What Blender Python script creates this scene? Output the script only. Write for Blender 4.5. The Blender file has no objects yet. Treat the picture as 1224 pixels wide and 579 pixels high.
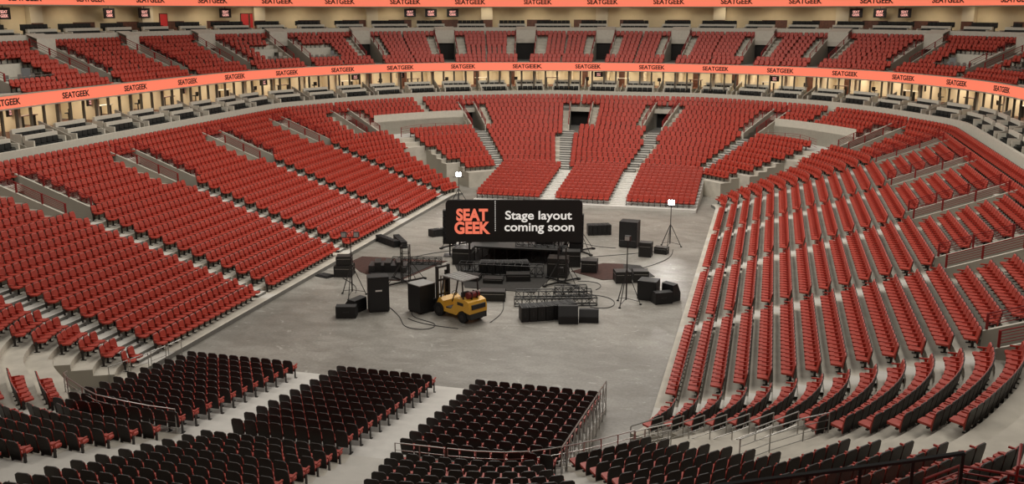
import bpy, math, random
import numpy as np
from mathutils import Vector, Matrix
random.seed(7)
SC = bpy.context.scene
COL = SC.collection
CX, CY, H = -16.25, 61.8, 17.0

# ------------------------------------------------------------------ camera, world, lights, exposure
cam = bpy.data.cameras.new('camera'); camo = bpy.data.objects.new('camera', cam); COL.objects.link(camo)
FPX = 1160.0
pitch = math.atan(275.5 / FPX); yaw = math.atan(316 * math.cos(pitch) / FPX)
cam.sensor_width = 36; cam.lens = 36 * FPX / 1224; cam.clip_end = 600; cam.clip_start = .1
camo.location = (0, 0, H); camo.rotation_euler = (math.pi / 2 - pitch, 0, yaw)
SC.camera = camo
w = bpy.data.worlds.new('world'); SC.world = w; w.use_nodes = True
w.node_tree.nodes['Background'].inputs[0].default_value = (1, .93, .84, 1)
w.node_tree.nodes['Background'].inputs[1].default_value = .10
vs = SC.view_settings
vs.view_transform = 'Standard'; vs.look = 'None'; vs.gamma = 1; vs.use_curve_mapping = False; vs.exposure = 0.0

def area(name, loc, size, sizey, power, color=(1, .935, .85), rot=(0, 0, 0)):
    l = bpy.data.lights.new(name, 'AREA'); l.shape = 'RECTANGLE'; l.size = size; l.size_y = sizey
    l.energy = power; l.color = color
    o = bpy.data.objects.new(name, l); COL.objects.link(o); o.location = loc; o.rotation_euler = rot
    return o
area('arena_light', (CX, CY + 8, 30), 16, 26, 10000)
for sx in (-1, 1):
    area('arena_light', (CX + sx * 27, CY - 12, 27), 5, 44, 3300, rot=(0, math.radians(-sx * 4), 0))
area('arena_light', (CX, CY + 34, 27), 40, 5, 4600)
area('arena_light', (CX, CY - 34, 26), 40, 5, 1700)

# ------------------------------------------------------------------ materials
def mat(name, col, rough=.6, metal=0, noise=0, nscale=4, emit=None, estr=1, alpha=None, spec=None, bump=0):
    m = bpy.data.materials.new(name); m.use_nodes = True
    nt = m.node_tree; b = nt.nodes['Principled BSDF']
    b.inputs['Base Color'].default_value = (*col, 1)
    b.inputs['Roughness'].default_value = rough; b.inputs['Metallic'].default_value = metal
    if spec is not None: b.inputs['Specular IOR Level'].default_value = spec
    if noise or bump:
        tc = nt.nodes.new('ShaderNodeTexCoord'); n = nt.nodes.new('ShaderNodeTexNoise')
        n.inputs['Scale'].default_value = nscale; n.inputs['Detail'].default_value = 5
        nt.links.new(tc.outputs['Object'], n.inputs['Vector'])
        if noise:
            r = nt.nodes.new('ShaderNodeValToRGB')
            r.color_ramp.elements[0].position = .3; r.color_ramp.elements[1].position = .7
            r.color_ramp.elements[0].color = (*[c * (1 - noise) for c in col], 1)
            r.color_ramp.elements[1].color = (*[min(1, c * (1 + noise)) for c in col], 1)
            nt.links.new(n.outputs['Fac'], r.inputs['Fac']); nt.links.new(r.outputs['Color'], b.inputs['Base Color'])
        if bump:
            bp = nt.nodes.new('ShaderNodeBump'); bp.inputs['Strength'].default_value = bump
            nt.links.new(n.outputs['Fac'], bp.inputs['Height']); nt.links.new(bp.outputs['Normal'], b.inputs['Normal'])
    if emit:
        b.inputs['Emission Color'].default_value = (*emit, 1); b.inputs['Emission Strength'].default_value = estr
    if alpha is not None: b.inputs['Alpha'].default_value = alpha
    return m
M = dict(
    red=mat('red_vinyl', (.42, .046, .026), .5, noise=.12, nscale=2),
    black=mat('black_plastic', (.019, .0155, .0135), .5),
    dark=mat('dark_metal', (.02, .02, .02), .5),
    concrete=mat('terrace_concrete', (.54, .505, .43), .8, noise=.13, nscale=1.1),
    deck=mat('riser_deck', (.66, .645, .60), .7, noise=.06, nscale=2),
    aisle=mat('aisle_concrete', (.58, .56, .51), .75, noise=.06, nscale=1.5),
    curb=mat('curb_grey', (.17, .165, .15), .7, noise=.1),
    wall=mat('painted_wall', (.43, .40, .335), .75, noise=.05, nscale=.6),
    ledge=mat('ledge_concrete', (.60, .575, .49), .7, noise=.05),
    suitegrey=mat('suite_grey', (.30, .28, .23), .7, noise=.06),
    beige=mat('beige_wall', (.62, .50, .32), .8, noise=.12, nscale=.35),
    cream=mat('cream_wall', (.80, .72, .54), .8, noise=.05, nscale=.3),
    column=mat('column_beige', (.66, .57, .42), .7),
    post=mat('post_bronze', (.12, .105, .08), .5, metal=.3),
    wood=mat('brown_wood', (.11, .038, .02), .5, noise=.25),
    redrail=mat('red_paint', (.28, .02, .018), .5),
    steel=mat('brushed_steel', (.42, .41, .39), .35, metal=.8),
    seatdark=mat('dark_upholstery', (.013, .014, .012), .7),
    ribbon=mat('ribbon_screen', (.3, .05, .03), .5, emit=(1, .222, .125), estr=.86),
    ribtrim=mat('ribbon_trim', (.40, .35, .28), .6),
    ink=mat('ribbon_ink', (.02, .008, .005), .8),
    mouth_shade=mat('tunnel_shade_black', (.02, .018, .016), .9),  # near-black colour stands in for shade inside the stair tunnels
    truss=mat('truss_black', (.02, .02, .019), .45, metal=.2),
    box=mat('speaker_black', (.012, .012, .012), .6, bump=.1, nscale=30),
    grille=mat('speaker_grille', (.02, .02, .02), .75),
    case=mat('case_charcoal', (.022, .021, .019), .5),
    carpet=mat('stage_carpet', (.028, .026, .023), .9, noise=.2),
    rug=mat('maroon_rug', (.055, .022, .016), .95, noise=.2),
    rug2=mat('grey_rug', (.03, .028, .026), .95, noise=.2),
    yellow=mat('forklift_yellow', (.76, .42, .045), .4),
    tire=mat('tyre_rubber', (.012, .012, .012), .85),
    tank=mat('gas_tank_red', (.17, .02, .02), .35),
    roof=mat('guard_grey', (.30, .30, .29), .5, metal=.3),
    white=mat('white_print', (.8, .78, .74), .6),
    lamp=mat('lit_lamp', (1, 1, 1), .5, emit=(1, .97, .92), estr=60),
    lampoff=mat('unlit_lens', (.5, .5, .48), .2),
    screen=mat('tv_black', (.006, .005, .005), .35),
    coral=mat('glowing_coral_print', (.78, .16, .09), .6, emit=(1, .22, .13), estr=.65),  # self-glow added to the lettering so it looks brighter
    offwhite=mat('glowing_sign_white', (.8, .78, .73), .6, emit=(1, .97, .9), estr=.55),  # same added glow, brightening the white lettering
    signb=mat('sign_black', (.016, .014, .013), .6),
    tvtext=mat('tv_text', (.6, .2, .18), .5, emit=(1, .5, .42), estr=.9),
    redglow=mat('red_sign', (.4, .02, .02), .5, emit=(1, .05, .04), estr=.1),
    suitelamp=mat('suite_ceiling_lamp', (1, .9, .7), .5, emit=(1, .86, .64), estr=9.5),
    counter=mat('white_counter', (.72, .69, .62), .4),
)
def glass_mat():
    m = bpy.data.materials.new('clear_glass'); m.use_nodes = True; nt = m.node_tree
    for n in list(nt.nodes): nt.nodes.remove(n)
    o = nt.nodes.new('ShaderNodeOutputMaterial'); mx = nt.nodes.new('ShaderNodeMixShader')
    t = nt.nodes.new('ShaderNodeBsdfTransparent'); g = nt.nodes.new('ShaderNodeBsdfGlossy')
    t.inputs[0].default_value = (.86, .9, .88, 1); g.inputs['Roughness'].default_value = .05
    mx.inputs[0].default_value = .08
    nt.links.new(t.outputs[0], mx.inputs[1]); nt.links.new(g.outputs[0], mx.inputs[2]); nt.links.new(mx.outputs[0], o.inputs[0])
    return m
M['glass'] = glass_mat()
def floor_mat():
    m = bpy.data.materials.new('polished_concrete'); m.use_nodes = True; nt = m.node_tree; b = nt.nodes['Principled BSDF']
    tc = nt.nodes.new('ShaderNodeTexCoord')
    def noise(scale, det, dist=0, stretch=None):
        n = nt.nodes.new('ShaderNodeTexNoise'); n.inputs['Scale'].default_value = scale; n.inputs['Detail'].default_value = det
        n.inputs['Distortion'].default_value = dist
        src = tc.outputs['Object']
        if stretch:
            mp = nt.nodes.new('ShaderNodeMapping'); mp.inputs['Scale'].default_value = stretch
            mp.inputs['Rotation'].default_value = (0, 0, .25)
            nt.links.new(src, mp.inputs['Vector']); src = mp.outputs['Vector']
        nt.links.new(src, n.inputs['Vector']); return n
    def ramp(n, p0, c0, p1, c1):
        r = nt.nodes.new('ShaderNodeValToRGB'); e = r.color_ramp.elements
        e[0].position = p0; e[0].color = (*c0, 1); e[1].position = p1; e[1].color = (*c1, 1)
        nt.links.new(n.outputs['Fac'], r.inputs['Fac']); return r
    def mix(kind, f, a, bb):
        x = nt.nodes.new('ShaderNodeMix'); x.data_type = 'RGBA'; x.blend_type = kind; x.inputs[0].default_value = f
        nt.links.new(a, x.inputs[6]); nt.links.new(bb, x.inputs[7]); return x.outputs[2]
    a = ramp(noise(.10, 4, .6, (.8, 1.3, 1)), .35, (.215, .203, .178), .66, (.33, .315, .282))
    s = ramp(noise(.7, 8, 1.0, (.7, 1.2, 1)), .36, (.82, .81, .79), .64, (1.10, 1.10, 1.10))
    f = ramp(noise(7, 6, .3), .40, (.9, .9, .9), .60, (1.06, 1.06, 1.06))
    w_ = ramp(noise(.75, 12, 2.2, (1, 1.5, 1)), .645, (0, 0, 0), .69, (.13, .13, .125))
    c = mix('MULTIPLY', 1, a.outputs[0], s.outputs[0]); c = mix('MULTIPLY', 1, c, f.outputs[0]); c = mix('ADD', 1, c, w_.outputs[0])
    nt.links.new(c, b.inputs['Base Color'])
    rr = nt.nodes.new('ShaderNodeMapRange'); rr.inputs[3].default_value = .36; rr.inputs[4].default_value = .6
    nt.links.new(noise(.5, 5, 1).outputs['Fac'], rr.inputs[0]); nt.links.new(rr.outputs[0], b.inputs['Roughness'])
    return m
M['floor'] = floor_mat()

# ------------------------------------------------------------------ helpers
class MB:
    """collects faces with material slots; build() links them as ONE mesh object"""
    def __init__(s): s.v = []; s.f = []; s.m = []; s.mats = []
    def mi(s, m):
        if m not in s.mats: s.mats.append(m)
        return s.mats.index(m)
    def add(s, vs_, fs, m):
        n = len(s.v); s.v += [tuple(map(float, p)) for p in vs_]; k = s.mi(m)
        for f in fs: s.f.append(tuple(i + n for i in f)); s.m.append(k)
    def quad(s, a, b, c, d, m): s.add([a, b, c, d], [(0, 1, 2, 3)], m)
    def box(s, c, size, m, rz=0, T=None, taper=1):
        hx, hy, hz = [q / 2 for q in size]; P_ = []
        for z, k in ((-hz, 1), (hz, taper)):
            for x, y in ((-hx, -hy), (hx, -hy), (hx, hy), (-hx, hy)): P_.append(Vector((x * k, y * k, z)))
        R = Matrix.Rotation(rz, 4, 'Z'); P_ = [R @ p + Vector(c) for p in P_]
        if T: P_ = [T @ p for p in P_]
        s.add(P_, [(3, 2, 1, 0), (4, 5, 6, 7), (0, 1, 5, 4), (1, 2, 6, 5), (2, 3, 7, 6), (3, 0, 4, 7)], m)
    def bar(s, a, b, r, m, n=4):
        a = Vector(a); b = Vector(b); d = b - a
        if d.length < 1e-6: return
        d.normalize(); u = d.cross(Vector((0, 0, 1)))
        if u.length < .01: u = d.cross(Vector((1, 0, 0)))
        u.normalize(); v = d.cross(u); P_ = []
        for p in (a, b):
            for i in range(n):
                t = 2 * math.pi * (i + .5) / n; P_.append(p + (u * math.cos(t) + v * math.sin(t)) * r)
        fs = [(i, (i + 1) % n, (i + 1) % n + n, i + n) for i in range(n)] + [tuple(range(n))[::-1], tuple(range(n, 2 * n))]
        s.add(P_, fs, m)
    def poly(s, pts, r, m, n=4):
        for a, b in zip(pts, pts[1:]): s.bar(a, b, r, m, n)
    def prism(s, outline, z0, z1, m, T=None):
        """outline: xy polygon extruded in z; T: matrix"""
        n = len(outline); P_ = [Vector((x, y, z0)) for x, y in outline] + [Vector((x, y, z1)) for x, y in outline]
        if T: P_ = [T @ p for p in P_]
        s.add(P_, [tuple(range(n))[::-1], tuple(range(n, 2 * n))] + [(i, (i + 1) % n, (i + 1) % n + n, i + n) for i in range(n)], m)
    def build(s, name, parent=None, loc=None, rz=0, smooth=False):
        me = bpy.data.meshes.new(name); me.from_pydata(s.v, [], s.f)
        for m in s.mats: me.materials.append(m)
        me.polygons.foreach_set('material_index', s.m)
        if smooth: me.polygons.foreach_set('use_smooth', [True] * len(me.polygons))
        me.update()
        o = bpy.data.objects.new(name, me); COL.objects.link(o)
        if parent: o.parent = parent
        if loc is not None: o.location = loc
        o.rotation_euler = (0, 0, rz)
        return o
USED = {}
def tag(o, label=None, cat=None, group=None, kind=None):
    if label: o['label'] = label
    if cat: o['category'] = cat
    if group: o['group'] = group
    if kind: o['kind'] = kind
    return o
def thing(name, loc, rz, label, cat, group=None):
    o = bpy.data.objects.new(name, None); COL.objects.link(o); o.location = loc; o.rotation_euler = (0, 0, rz)
    o.empty_display_size = .2
    return tag(o, label, cat, group)
def copy_tree(o, parent=None, label=None, loc=None, rz=None, group=None):
    c = o.copy(); COL.objects.link(c)
    if parent is not None: c.parent = parent
    for ch in o.children: copy_tree(ch, c)
    if loc is not None: c.location = loc
    if rz is not None: c.rotation_euler = (0, 0, rz)
    if label: c['label'] = label
    if group: c['group'] = group
    return c
ORD = ['', 'first', 'second', 'third', 'fourth', 'fifth', 'sixth', 'seventh', 'eighth', 'ninth', 'tenth', 'eleventh', 'twelfth', 'thirteenth', 'fourteenth', 'fifteenth', 'sixteenth', 'seventeenth', 'eighteenth', 'nineteenth', 'twentieth']
def onth(n): return ORD[n] if n < len(ORD) else '%dth' % n

# camera-space test used only to leave out what the photograph cannot show
_f = Vector((-math.sin(yaw) * math.cos(pitch), math.cos(yaw) * math.cos(pitch), -math.sin(pitch)))
_r = Vector((math.cos(yaw), math.sin(yaw), 0)); _u = _r.cross(_f)
def in_view(p, mg=90):
    d = Vector(p) - Vector((0, 0, H)); z = d.dot(_f)
    if z < 1: return False
    x = 612 + FPX * d.dot(_r) / z; y = 289.5 - FPX * d.dot(_u) / z
    return -mg < x < 1224 + mg and -mg < y < 579 + mg

# ------------------------------------------------------------------ rings
def make_ring(Q):
    ST = []
    for i in range(28):
        q, j = divmod(i, 7)
        if q in (1, 3): j = 7 - j
        (x, v), (a, b) = Q[j]; sx = 1 if q in (0, 1) else -1; sy = 1 if q in (0, 3) else -1
        ST.append((np.array([sx * x, sy * v], float), np.array([sx * a, sy * b], float)))
    def P(k, U):
        U %= 28; i = int(math.floor(U)); t = U - i
        a, b, c, d = [ST[(i + e) % 28][0] + ST[(i + e) % 28][1] * k for e in (-1, 0, 1, 2)]
        if i % 14 in (6, 7): r = b + (c - b) * t
        else:
            L0, L1, L2 = [np.linalg.norm(y - x) + 1e-6 for x, y in ((a, b), (b, c), (c, d))]
            m1 = ((b - a) / L0 * L1 + (c - b) / L1 * L0) / (L0 + L1) * L1
            m2 = ((c - b) / L1 * L2 + (d - c) / L2 * L1) / (L1 + L2) * L1
            if i % 14 == 8: m1 = (b - a) / L0 * L1
            if i % 14 == 5: m2 = (d - c) / L2 * L1
            r = (2*t**3-3*t*t+1)*b + (t**3-2*t*t+t)*m1 + (-2*t**3+3*t*t)*c + (t**3-t*t)*m2
        return np.array([r[0] + CX, r[1] + CY])
    return P
_lower = make_ring([((0, 33.4), (0, 1.1)), ((4.4, 33.4), (.25, 1.1)), ((9.4, 32.7), (.5, .9)), ((11.2, 31.4), (.6, .85)),
                    ((13.0, 29.7), (.72, .72)), ((15.8, 27.0), (.84, .42)), ((16.9, 23.6), (.96, .1)), ((16.9, 0), (.96, 0))])
def PL(k, U): return _lower(k - 4, U)          # lower bowl: seat-back line of row k
def fl(k): return .25 + .305 * k + .0018 * k * k
PU = make_ring([((0, 51.8), (0, 1)), ((11.5, 50.3), (.2, .98)), ((19.4, 47.6), (.38, .92)), ((25.2, 43.6), (.6, .8)),
                ((30.6, 36.6), (.8, .6)), ((33.8, 29.5), (.93, .37)), ((35.4, 20), (.99, .1)), ((35.9, 0), (1, 0))])
def near_u(P, k, x, y, lo=0, hi=28):
    us = np.arange(lo, hi, .01); d = [np.linalg.norm(P(k, u) - np.array([x, y])) for u in us]
    return float(us[int(np.argmin(d))])
def side_u(Y, right=True):
    v = CY - Y
    return 7 + v / 23.6 if right else 21 - v / 23.6
def crange(a, b, mx=.25):
    n = max(1, int(math.ceil((b - a) / mx))); return [a + (b - a) * i / n for i in range(n + 1)]
def v3(p, z): return (float(p[0]), float(p[1]), z)

# ------------------------------------------------------------------ floor and shell
b = MB(); b.box((CX, CY, -.1), (130, 130, .2), M['floor']); tag(b.build('floor'), kind='structure')

# aisle centres of the lower bowl: (u centre, half width in metres)
AISLES = [side_u(y, True) for y in (84.3, 73.45, 62.0, 50.6, 39.05)] + [side_u(y, False) for y in (39.05, 50.6, 62.0, 73.45, 84.3)]
END_AISLES = [.72, 2.32, 25.68, 27.2]
TUNNELS = []                                    # (u0, u1) for k 13..17
def du(u, k, w_):                               # metres -> u
    d = np.linalg.norm(PL(k, u + .01) - PL(k, u - .01)) / .02
    return w_ / d
for a in AISLES: TUNNELS.append((a - du(a, 15, 1.1), a + du(a, 15, 1.1)))
TUNNELS += [(4.9, 5.14), (22.86, 23.1), (.48, .79), (2.1, 2.53), (25.47, 25.9), (27.24, 27.55)]
PLATFORMS = [(2.6, 4.7), (23.3, 25.4)]         # k 13..15 are flat standing platforms
def solid(k, u):
    u %= 28
    if k < 4: return 5.98 < u < 9.08 or 18.98 < u < 22.98 or (5.0 < u <= 5.98 and k >= 0) or 22.98 <= u < 23.03
    if 13 <= k <= 17:
        for a, c in TUNNELS:
            if a < u < c: return False
    if 13 <= k <= 15:
        for a, c in PLATFORMS:
            if a < u < c: return False
    for s in (0, 1):
        uu = u if s == 0 else 28 - u
        if 4.0 < uu < 4.95 and k <= (9 if uu > 4.3 else 5): return False
    return True
def terrace():
    b = MB(); mc = M['concrete']
    us = set()
    for i in range(28):
        n = 24 if i % 14 in (6, 7) else 12
        for j in range(n): us.add(round(i + j / n, 4))
    for a, c in TUNNELS + PLATFORMS:
        us.add(round(a % 28, 4)); us.add(round(c % 28, 4))
    for x in (5.98, 9.08, 18.98, 22.98, 23.03, 4.3, 4.95, 4.0, 23.7, 24.0, 5.0): us.add(round(x, 4))
    us = sorted(us) + [28.0]; us = [u for i, u in enumerate(us) if i == 0 or u - us[i - 1] > .004]
    aset = [(a, du(a, 8, .62)) for a in AISLES] + [(a, du(a, 8, .62)) for a in END_AISLES] + [(16.3, .25), (13.2, .2), (11.7, .25), (14.85, .2), (9.45, .35)]
    for i in range(len(us) - 1):
        u0, u1 = us[i], us[i + 1]; um = (u0 + u1) / 2
        vis = any(in_view(v3(PL(k, um), fl(k)), 160) for k in (0, 8, 19))
        if not vis: continue
        kmin = 0 if solid(0, um) else 4
        prev = None
        for k in range(0, 20):
            if not solid(k, um): prev = None; continue
            z = fl(k); ki = k - .86; ko = k + .14
            if k == 0: ki = -.97
            if k == 4 and kmin == 4: ki = 2.9
            if k == 19: ko = 19.95
            a, c, d, e = PL(ki, u0), PL(ki, u1), PL(ko, u1), PL(ko, u0)
            aisle = any(abs(um - ac) < hw for ac, hw in aset) and not (13 <= k <= 17)
            b.quad(v3(a, z), v3(c, z), v3(d, z), v3(e, z), M['aisle'] if aisle and not 9.1 < um < 10.1 else mc)
            zl = fl(k - 1) if prev is not None else 0
            if 13 <= k <= 17 and prev is None: zl = 4.1
            if k == 18 and prev is None: zl = fl(18) - .45
            if k == 0: b.quad(v3(a, 0), v3(c, 0), v3(c, z), v3(a, z), M['curb'])
            else: b.quad(v3(a, zl), v3(c, zl), v3(c, z), v3(a, z), M['curb'] if aisle and prev is not None else mc)
            # side faces at holes
            for uu, un in ((u0, u0 - .02), (u1, u1 + .02)):
                if not solid(k, un):
                    p, q = PL(ki, uu), PL(ko, uu); b.quad(v3(p, 0), v3(q, 0), v3(q, z), v3(p, z), M['wall'])
            prev = k
            if any(abs(um - ac) < hw for ac, hw in aset) and k < 19 and not (13 <= k <= 17):
                zz = z + (fl(k + 1) - z) / 2
                p, q, r_, s_ = PL(ko - .36, u0), PL(ko - .36, u1), PL(ko, u1), PL(ko, u0)
                b.quad(v3(p, z), v3(q, z), v3(q, zz), v3(p, zz), M['curb']); b.quad(v3(p, zz), v3(q, zz), v3(r_, zz), v3(s_, zz), M['aisle'] if not 9.1 < um < 10.1 else mc)
        # platform floors
        for a_, c_ in PLATFORMS:
            if a_ < um < c_:
                z = 4.17; b.quad(v3(PL(12.1, u0), z), v3(PL(12.1, u1), z), v3(PL(15.14, u1), z), v3(PL(15.14, u0), z), M['deck'])
                b.quad(v3(PL(15.14, u0), z), v3(PL(15.14, u1), z), v3(PL(15.14, u1), fl(16) + .75), v3(PL(15.14, u0), fl(16) + .75), M['ledge'])
                b.quad(v3(PL(15.14, u0), fl(16) + .75), v3(PL(15.14, u1), fl(16) + .75), v3(PL(15.24, u1), fl(16) + .75), v3(PL(15.24, u0), fl(16) + .75), M['ledge'])
    tag(b.build('seating_terrace'), kind='structure')
terrace()

# perimeter wall of lower bowl with pale top ledge
def ring_strip(name, Pf, rows, u0=0, u1=28, step=.1, kind='structure', test=True):
    """rows: list of (k, z, material) polyline cross-section swept round the ring"""
    b = MB(); us = np.arange(u0, u1 + 1e-6, step)
    for a, c in zip(us, us[1:]):
        if test and not any(in_view(v3(Pf(rows[0][0], (a + c) / 2), z), 200) for z in (rows[0][1], rows[-1][1])): continue
        for (k0, z0, _), (k1, z1, m) in zip(rows, rows[1:]):
            b.quad(v3(Pf(k0, a), z0), v3(Pf(k0, c), z0), v3(Pf(k1, c), z1), v3(Pf(k1, a), z1), m)
    o = b.build(name)
    return tag(o, kind=kind) if kind else o
ring_strip('wall_bowl', PL, [(19.75, 6.6, None), (19.75, 8.0, M['ledge']), (20.05, 8.0, M['ledge']), (20.05, 7.2, M['ledge'])])

# tunnels: side walls, dark sheet painted as the shaded opening, red rails on top
def tunnel(i, u0, u1):
    um = (u0 + u1) / 2
    if not (in_view(v3(PL(13, um), 5), 60) or in_view(v3(PL(18, um), 6), 60)): return
    b = MB(); z0 = fl(12) - .02
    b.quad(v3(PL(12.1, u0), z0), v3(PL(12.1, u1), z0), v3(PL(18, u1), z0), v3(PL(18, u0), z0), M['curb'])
    for s, u in ((-1, u0), (1, u1)):
        for kk in range(12, 18):
            ka, kb = kk + .14, kk + 1.14; zt0 = fl(kk) + .75; zt1 = fl(kk + 1) + .75
            ui = u - s * .0; uo = u + s * du(u, 15, .16)
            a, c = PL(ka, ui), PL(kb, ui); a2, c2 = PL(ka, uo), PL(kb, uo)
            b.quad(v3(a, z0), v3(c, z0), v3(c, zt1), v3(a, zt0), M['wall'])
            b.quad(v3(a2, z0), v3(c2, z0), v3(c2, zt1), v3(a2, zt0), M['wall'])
            b.quad(v3(a, zt0), v3(c, zt1), v3(c2, zt1), v3(a2, zt0), M['ledge'])
        a, a2 = PL(12.14, u), PL(12.14, u + s * du(u, 15, .16)); b.quad(v3(a, z0), v3(a2, z0), v3(a2, fl(12) + .75), v3(a, fl(12) + .75), M['ledge'])
    # back end: black sheet stands for the shade deep in the tunnel
    k = 17.3
    b.quad(v3(PL(18.2, u0), z0), v3(PL(18.2, u1), z0), v3(PL(18.2, u1), fl(18)), v3(PL(18.2, u0), fl(18)), M['mouth_shade'])
    tag(b.build('wall_tunnel'), kind='structure')
    names = {0: 'beside the far corner of the right stand'}
    side = 'right' if 5.5 < um < 9 else 'left' if 19 < um < 22.6 else 'far'
    if side == 'left': where = 'left stand, %s from the near end' % onth(sum(1 for q in AISLES[5:] if q <= um))
    elif side == 'right': where = 'right stand, %s from the near end' % onth(sum(1 for q in AISLES[:5] if q >= um))
    elif um < 22.9 + .2 and um > 22.6: where = 'behind the far left corner block'
    elif 4.8 < um < 5.3: where = 'behind the far right corner block'
    else: where = 'far end stand, ' + ('left corner' if 25 < um < 26 else 'left of the middle block' if um > 26 else 'right of the middle block' if um < 1 else 'right corner')
    for s, u in ((-1, u0), (1, u1)):
        if side == 'far': lab = 'red railing, %s side of stair tunnel, %s' % ('left' if s > 0 else 'right', where)
        else: lab = 'red railing, %s side of stair tunnel, %s' % ('near' if (s > 0) == (side == 'right') else 'far', where)
        t = thing('tunnel_railing', v3(PL(15, u), fl(15)), 0, lab, 'railing')
        off = np.array([t.location[0], t.location[1]])
        rb = MB(); zt = lambda kk: fl(kk) + .75
        uu = u + s * du(u, 15, .08)
        pts = lambda dz: [Vector((*(PL(kk, uu) - off), zt(kk) + dz - fl(15))) for kk in (12.3, 14, 16, 17.6)]
        for dz in (.12, .24, .36, .48): rb.poly(pts(dz), .018, M['redrail'])
        rb.poly(pts(.6), .03, M['redrail']); rb.build('rails', t)
        for kk in (12.3, 13.9, 15.7, 17.5):
            p = PL(kk, uu) - off; pb = MB(); pb.box((p[0], p[1], zt(kk) + .3 - fl(15)), (.09, .09, .66), M['redrail'])
            pb.build('post', t)
for i, (a, c) in enumerate(TUNNELS): tunnel(i, a, c)

# platform railings (red) in the far corners
for n, (a, c) in enumerate(PLATFORMS):
    side = 'right' if n == 0 else 'left'
    t = thing('platform_railing', v3(PL(13, (a + c) / 2), 4.17), 0, 'curved red railing round the standing platform in the far %s corner' % side, 'railing')
    off = PL(13, (a + c) / 2); rb = MB(); us = crange(a + .25, c - .35, .15)
    arc = [PL(12.6 + 1.4 * math.sin(math.pi * i / (len(us) - 1)), u) - off for i, u in enumerate(us)]
    for dz in (.3, .55, .8, 1.0): rb.poly([Vector((*p, dz)) for p in arc], .02, M['redrail'])
    rb.build('rails', t)
    for p in arc[::3]:
        pb = MB(); pb.box((p[0], p[1], .5), (.06, .06, 1.0), M['redrail']); pb.build('post', t)

# ------------------------------------------------------------------ seats
def seat_parts():
    """dict name -> MB, origin at the floor under the back, facing +y"""
    out = {}
    ol = [(-.215, .27), (.215, .27), (.240, .74), (.222, .90), (.15, .955), (-.15, .955), (-.222, .90), (-.240, .74)]
    def back(y0, y1, shrink, mf, mb):
        b = MB(); n = len(ol); tilt = lambda z: -(z - .4) * .17
        A = [(x * shrink, y0 + tilt(z), .44 + (z - .44) * (shrink if z > .5 else .1)) for x, z in ol]
        B = [(x, y1 + tilt(z), z) for x, z in ol]
        b.add(A + B, [tuple(range(n))], mf); 
        b.add(A + B, [tuple(range(n, 2 * n))[::-1]] + [(i, i + n, (i + 1) % n + n, (i + 1) % n) for i in range(n)], mb); return b
    out['backrest'] = back(.085, .035, .93, M['red'], M['red'])
    out['back_shell'] = back(.04, 0.0, 1.0, M['black'], M['black'])
    s = MB(); P_ = [(-.215, .07, .41), (.215, .07, .41), (.225, .44, .44), (.16, .53, .43), (-.16, .53, .43), (-.225, .44, .44)]
    n = 6; s.add(P_ + [(x, y, z + .075) for x, y, z in P_], [tuple(range(n, 2 * n))] + [(i, (i + 1) % n, (i + 1) % n + n, i + n) for i in range(n)], M['red'])
    s.add(P_, [tuple(range(n))[::-1]], M['black']); out['seat'] = s
    a = MB(); a.box((.27, .19, .665), (.055, .34, .05), M['red']); a.box((.27, .12, .56), (.03, .09, .16), M['red']); out['armrest'] = a
    p = MB(); p.box((.268, .12, .26), (.035, .10, .52), M['black']); p.box((.268, .14, .015), (.07, .26, .03), M['black'])
    p.box((0, .16, .385), (.54, .08, .05), M['black']); out['leg'] = p
    return out
PARTS = seat_parts()
def simple_seat():
    """same seat as one mesh for the mass of seats"""
    b = MB()
    for k_ in ('backrest', 'back_shell', 'seat', 'armrest', 'leg'):
        q = PARTS[k_]
        for f, m in zip(q.f, q.m): b.add([q.v[i] for i in f], [tuple(range(len(f)))], q.mats[m])
    return b
SEATS = []                                     # dicts: pos, rz, block, row, n, of, end
def row_seats(block, row, pts, z, pitch=.54, key='lower', mg=170):
    """pts: polyline of xy along the seat backs; seats face to the LEFT of travel"""
    pts = [np.array(p, float) for p in pts]
    seg = [np.linalg.norm(b_ - a_) for a_, b_ in zip(pts, pts[1:])]; L = sum(seg)
    n = int(round(L / pitch)); 
    if n < 1: return
    for i in range(n):
        d = L * (i + .5) / n; j = 0
        while j < len(seg) - 1 and d > seg[j]: d -= seg[j]; j += 1
        t = (pts[j + 1] - pts[j]) / seg[j]; p = pts[j] + t * d
        rz = math.atan2(t[1], t[0])
        if in_view((p[0], p[1], z + .5), mg):
            SEATS.append(dict(p=(p[0], p[1], z), rz=rz, block=block, row=row, i=i + 1, n=n, key=key))
def ring_block(block, ks, u0, u1, P=PL, z=fl, **kw):
    """u grows clockwise seen from above; facing the middle needs travel with decreasing u"""
    for r, k in enumerate(ks):
        a = u0(k) if callable(u0) else u0; c = u1(k) if callable(u1) else u1
        if a is None or c - a < .02: continue
        us = crange(a, c, .08)
        row_seats(block, r + 1, [P(k, u) for u in us], z(k), **kw)
def S(u, k, w_): return du(u, k, w_)
def aisle_edge(a, sgn):
    def f(k):
        if 13 <= k <= 17: return a + sgn * du(a, k, 2.2)
        if k >= 18: return a + sgn * du(a, k, .0 + .02)
        return a + sgn * du(a, k, .72)
    return f
A = AISLES
R_EDGE = [(A[0], A[1]), (A[1], A[2]), (A[2], A[3]), (A[3], A[4])]
for (a, c), nm in zip(R_EDGE, ('farthest block of the right stand', 'third block of the right stand', 'second block of the right stand', 'nearest right stand block')):
    ring_block(nm, range(0, 20), aisle_edge(a, 1), aisle_edge(c, -1))
L_EDGE = [(A[5], A[6]), (A[6], A[7]), (A[7], A[8]), (A[8], A[9])]
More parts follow.
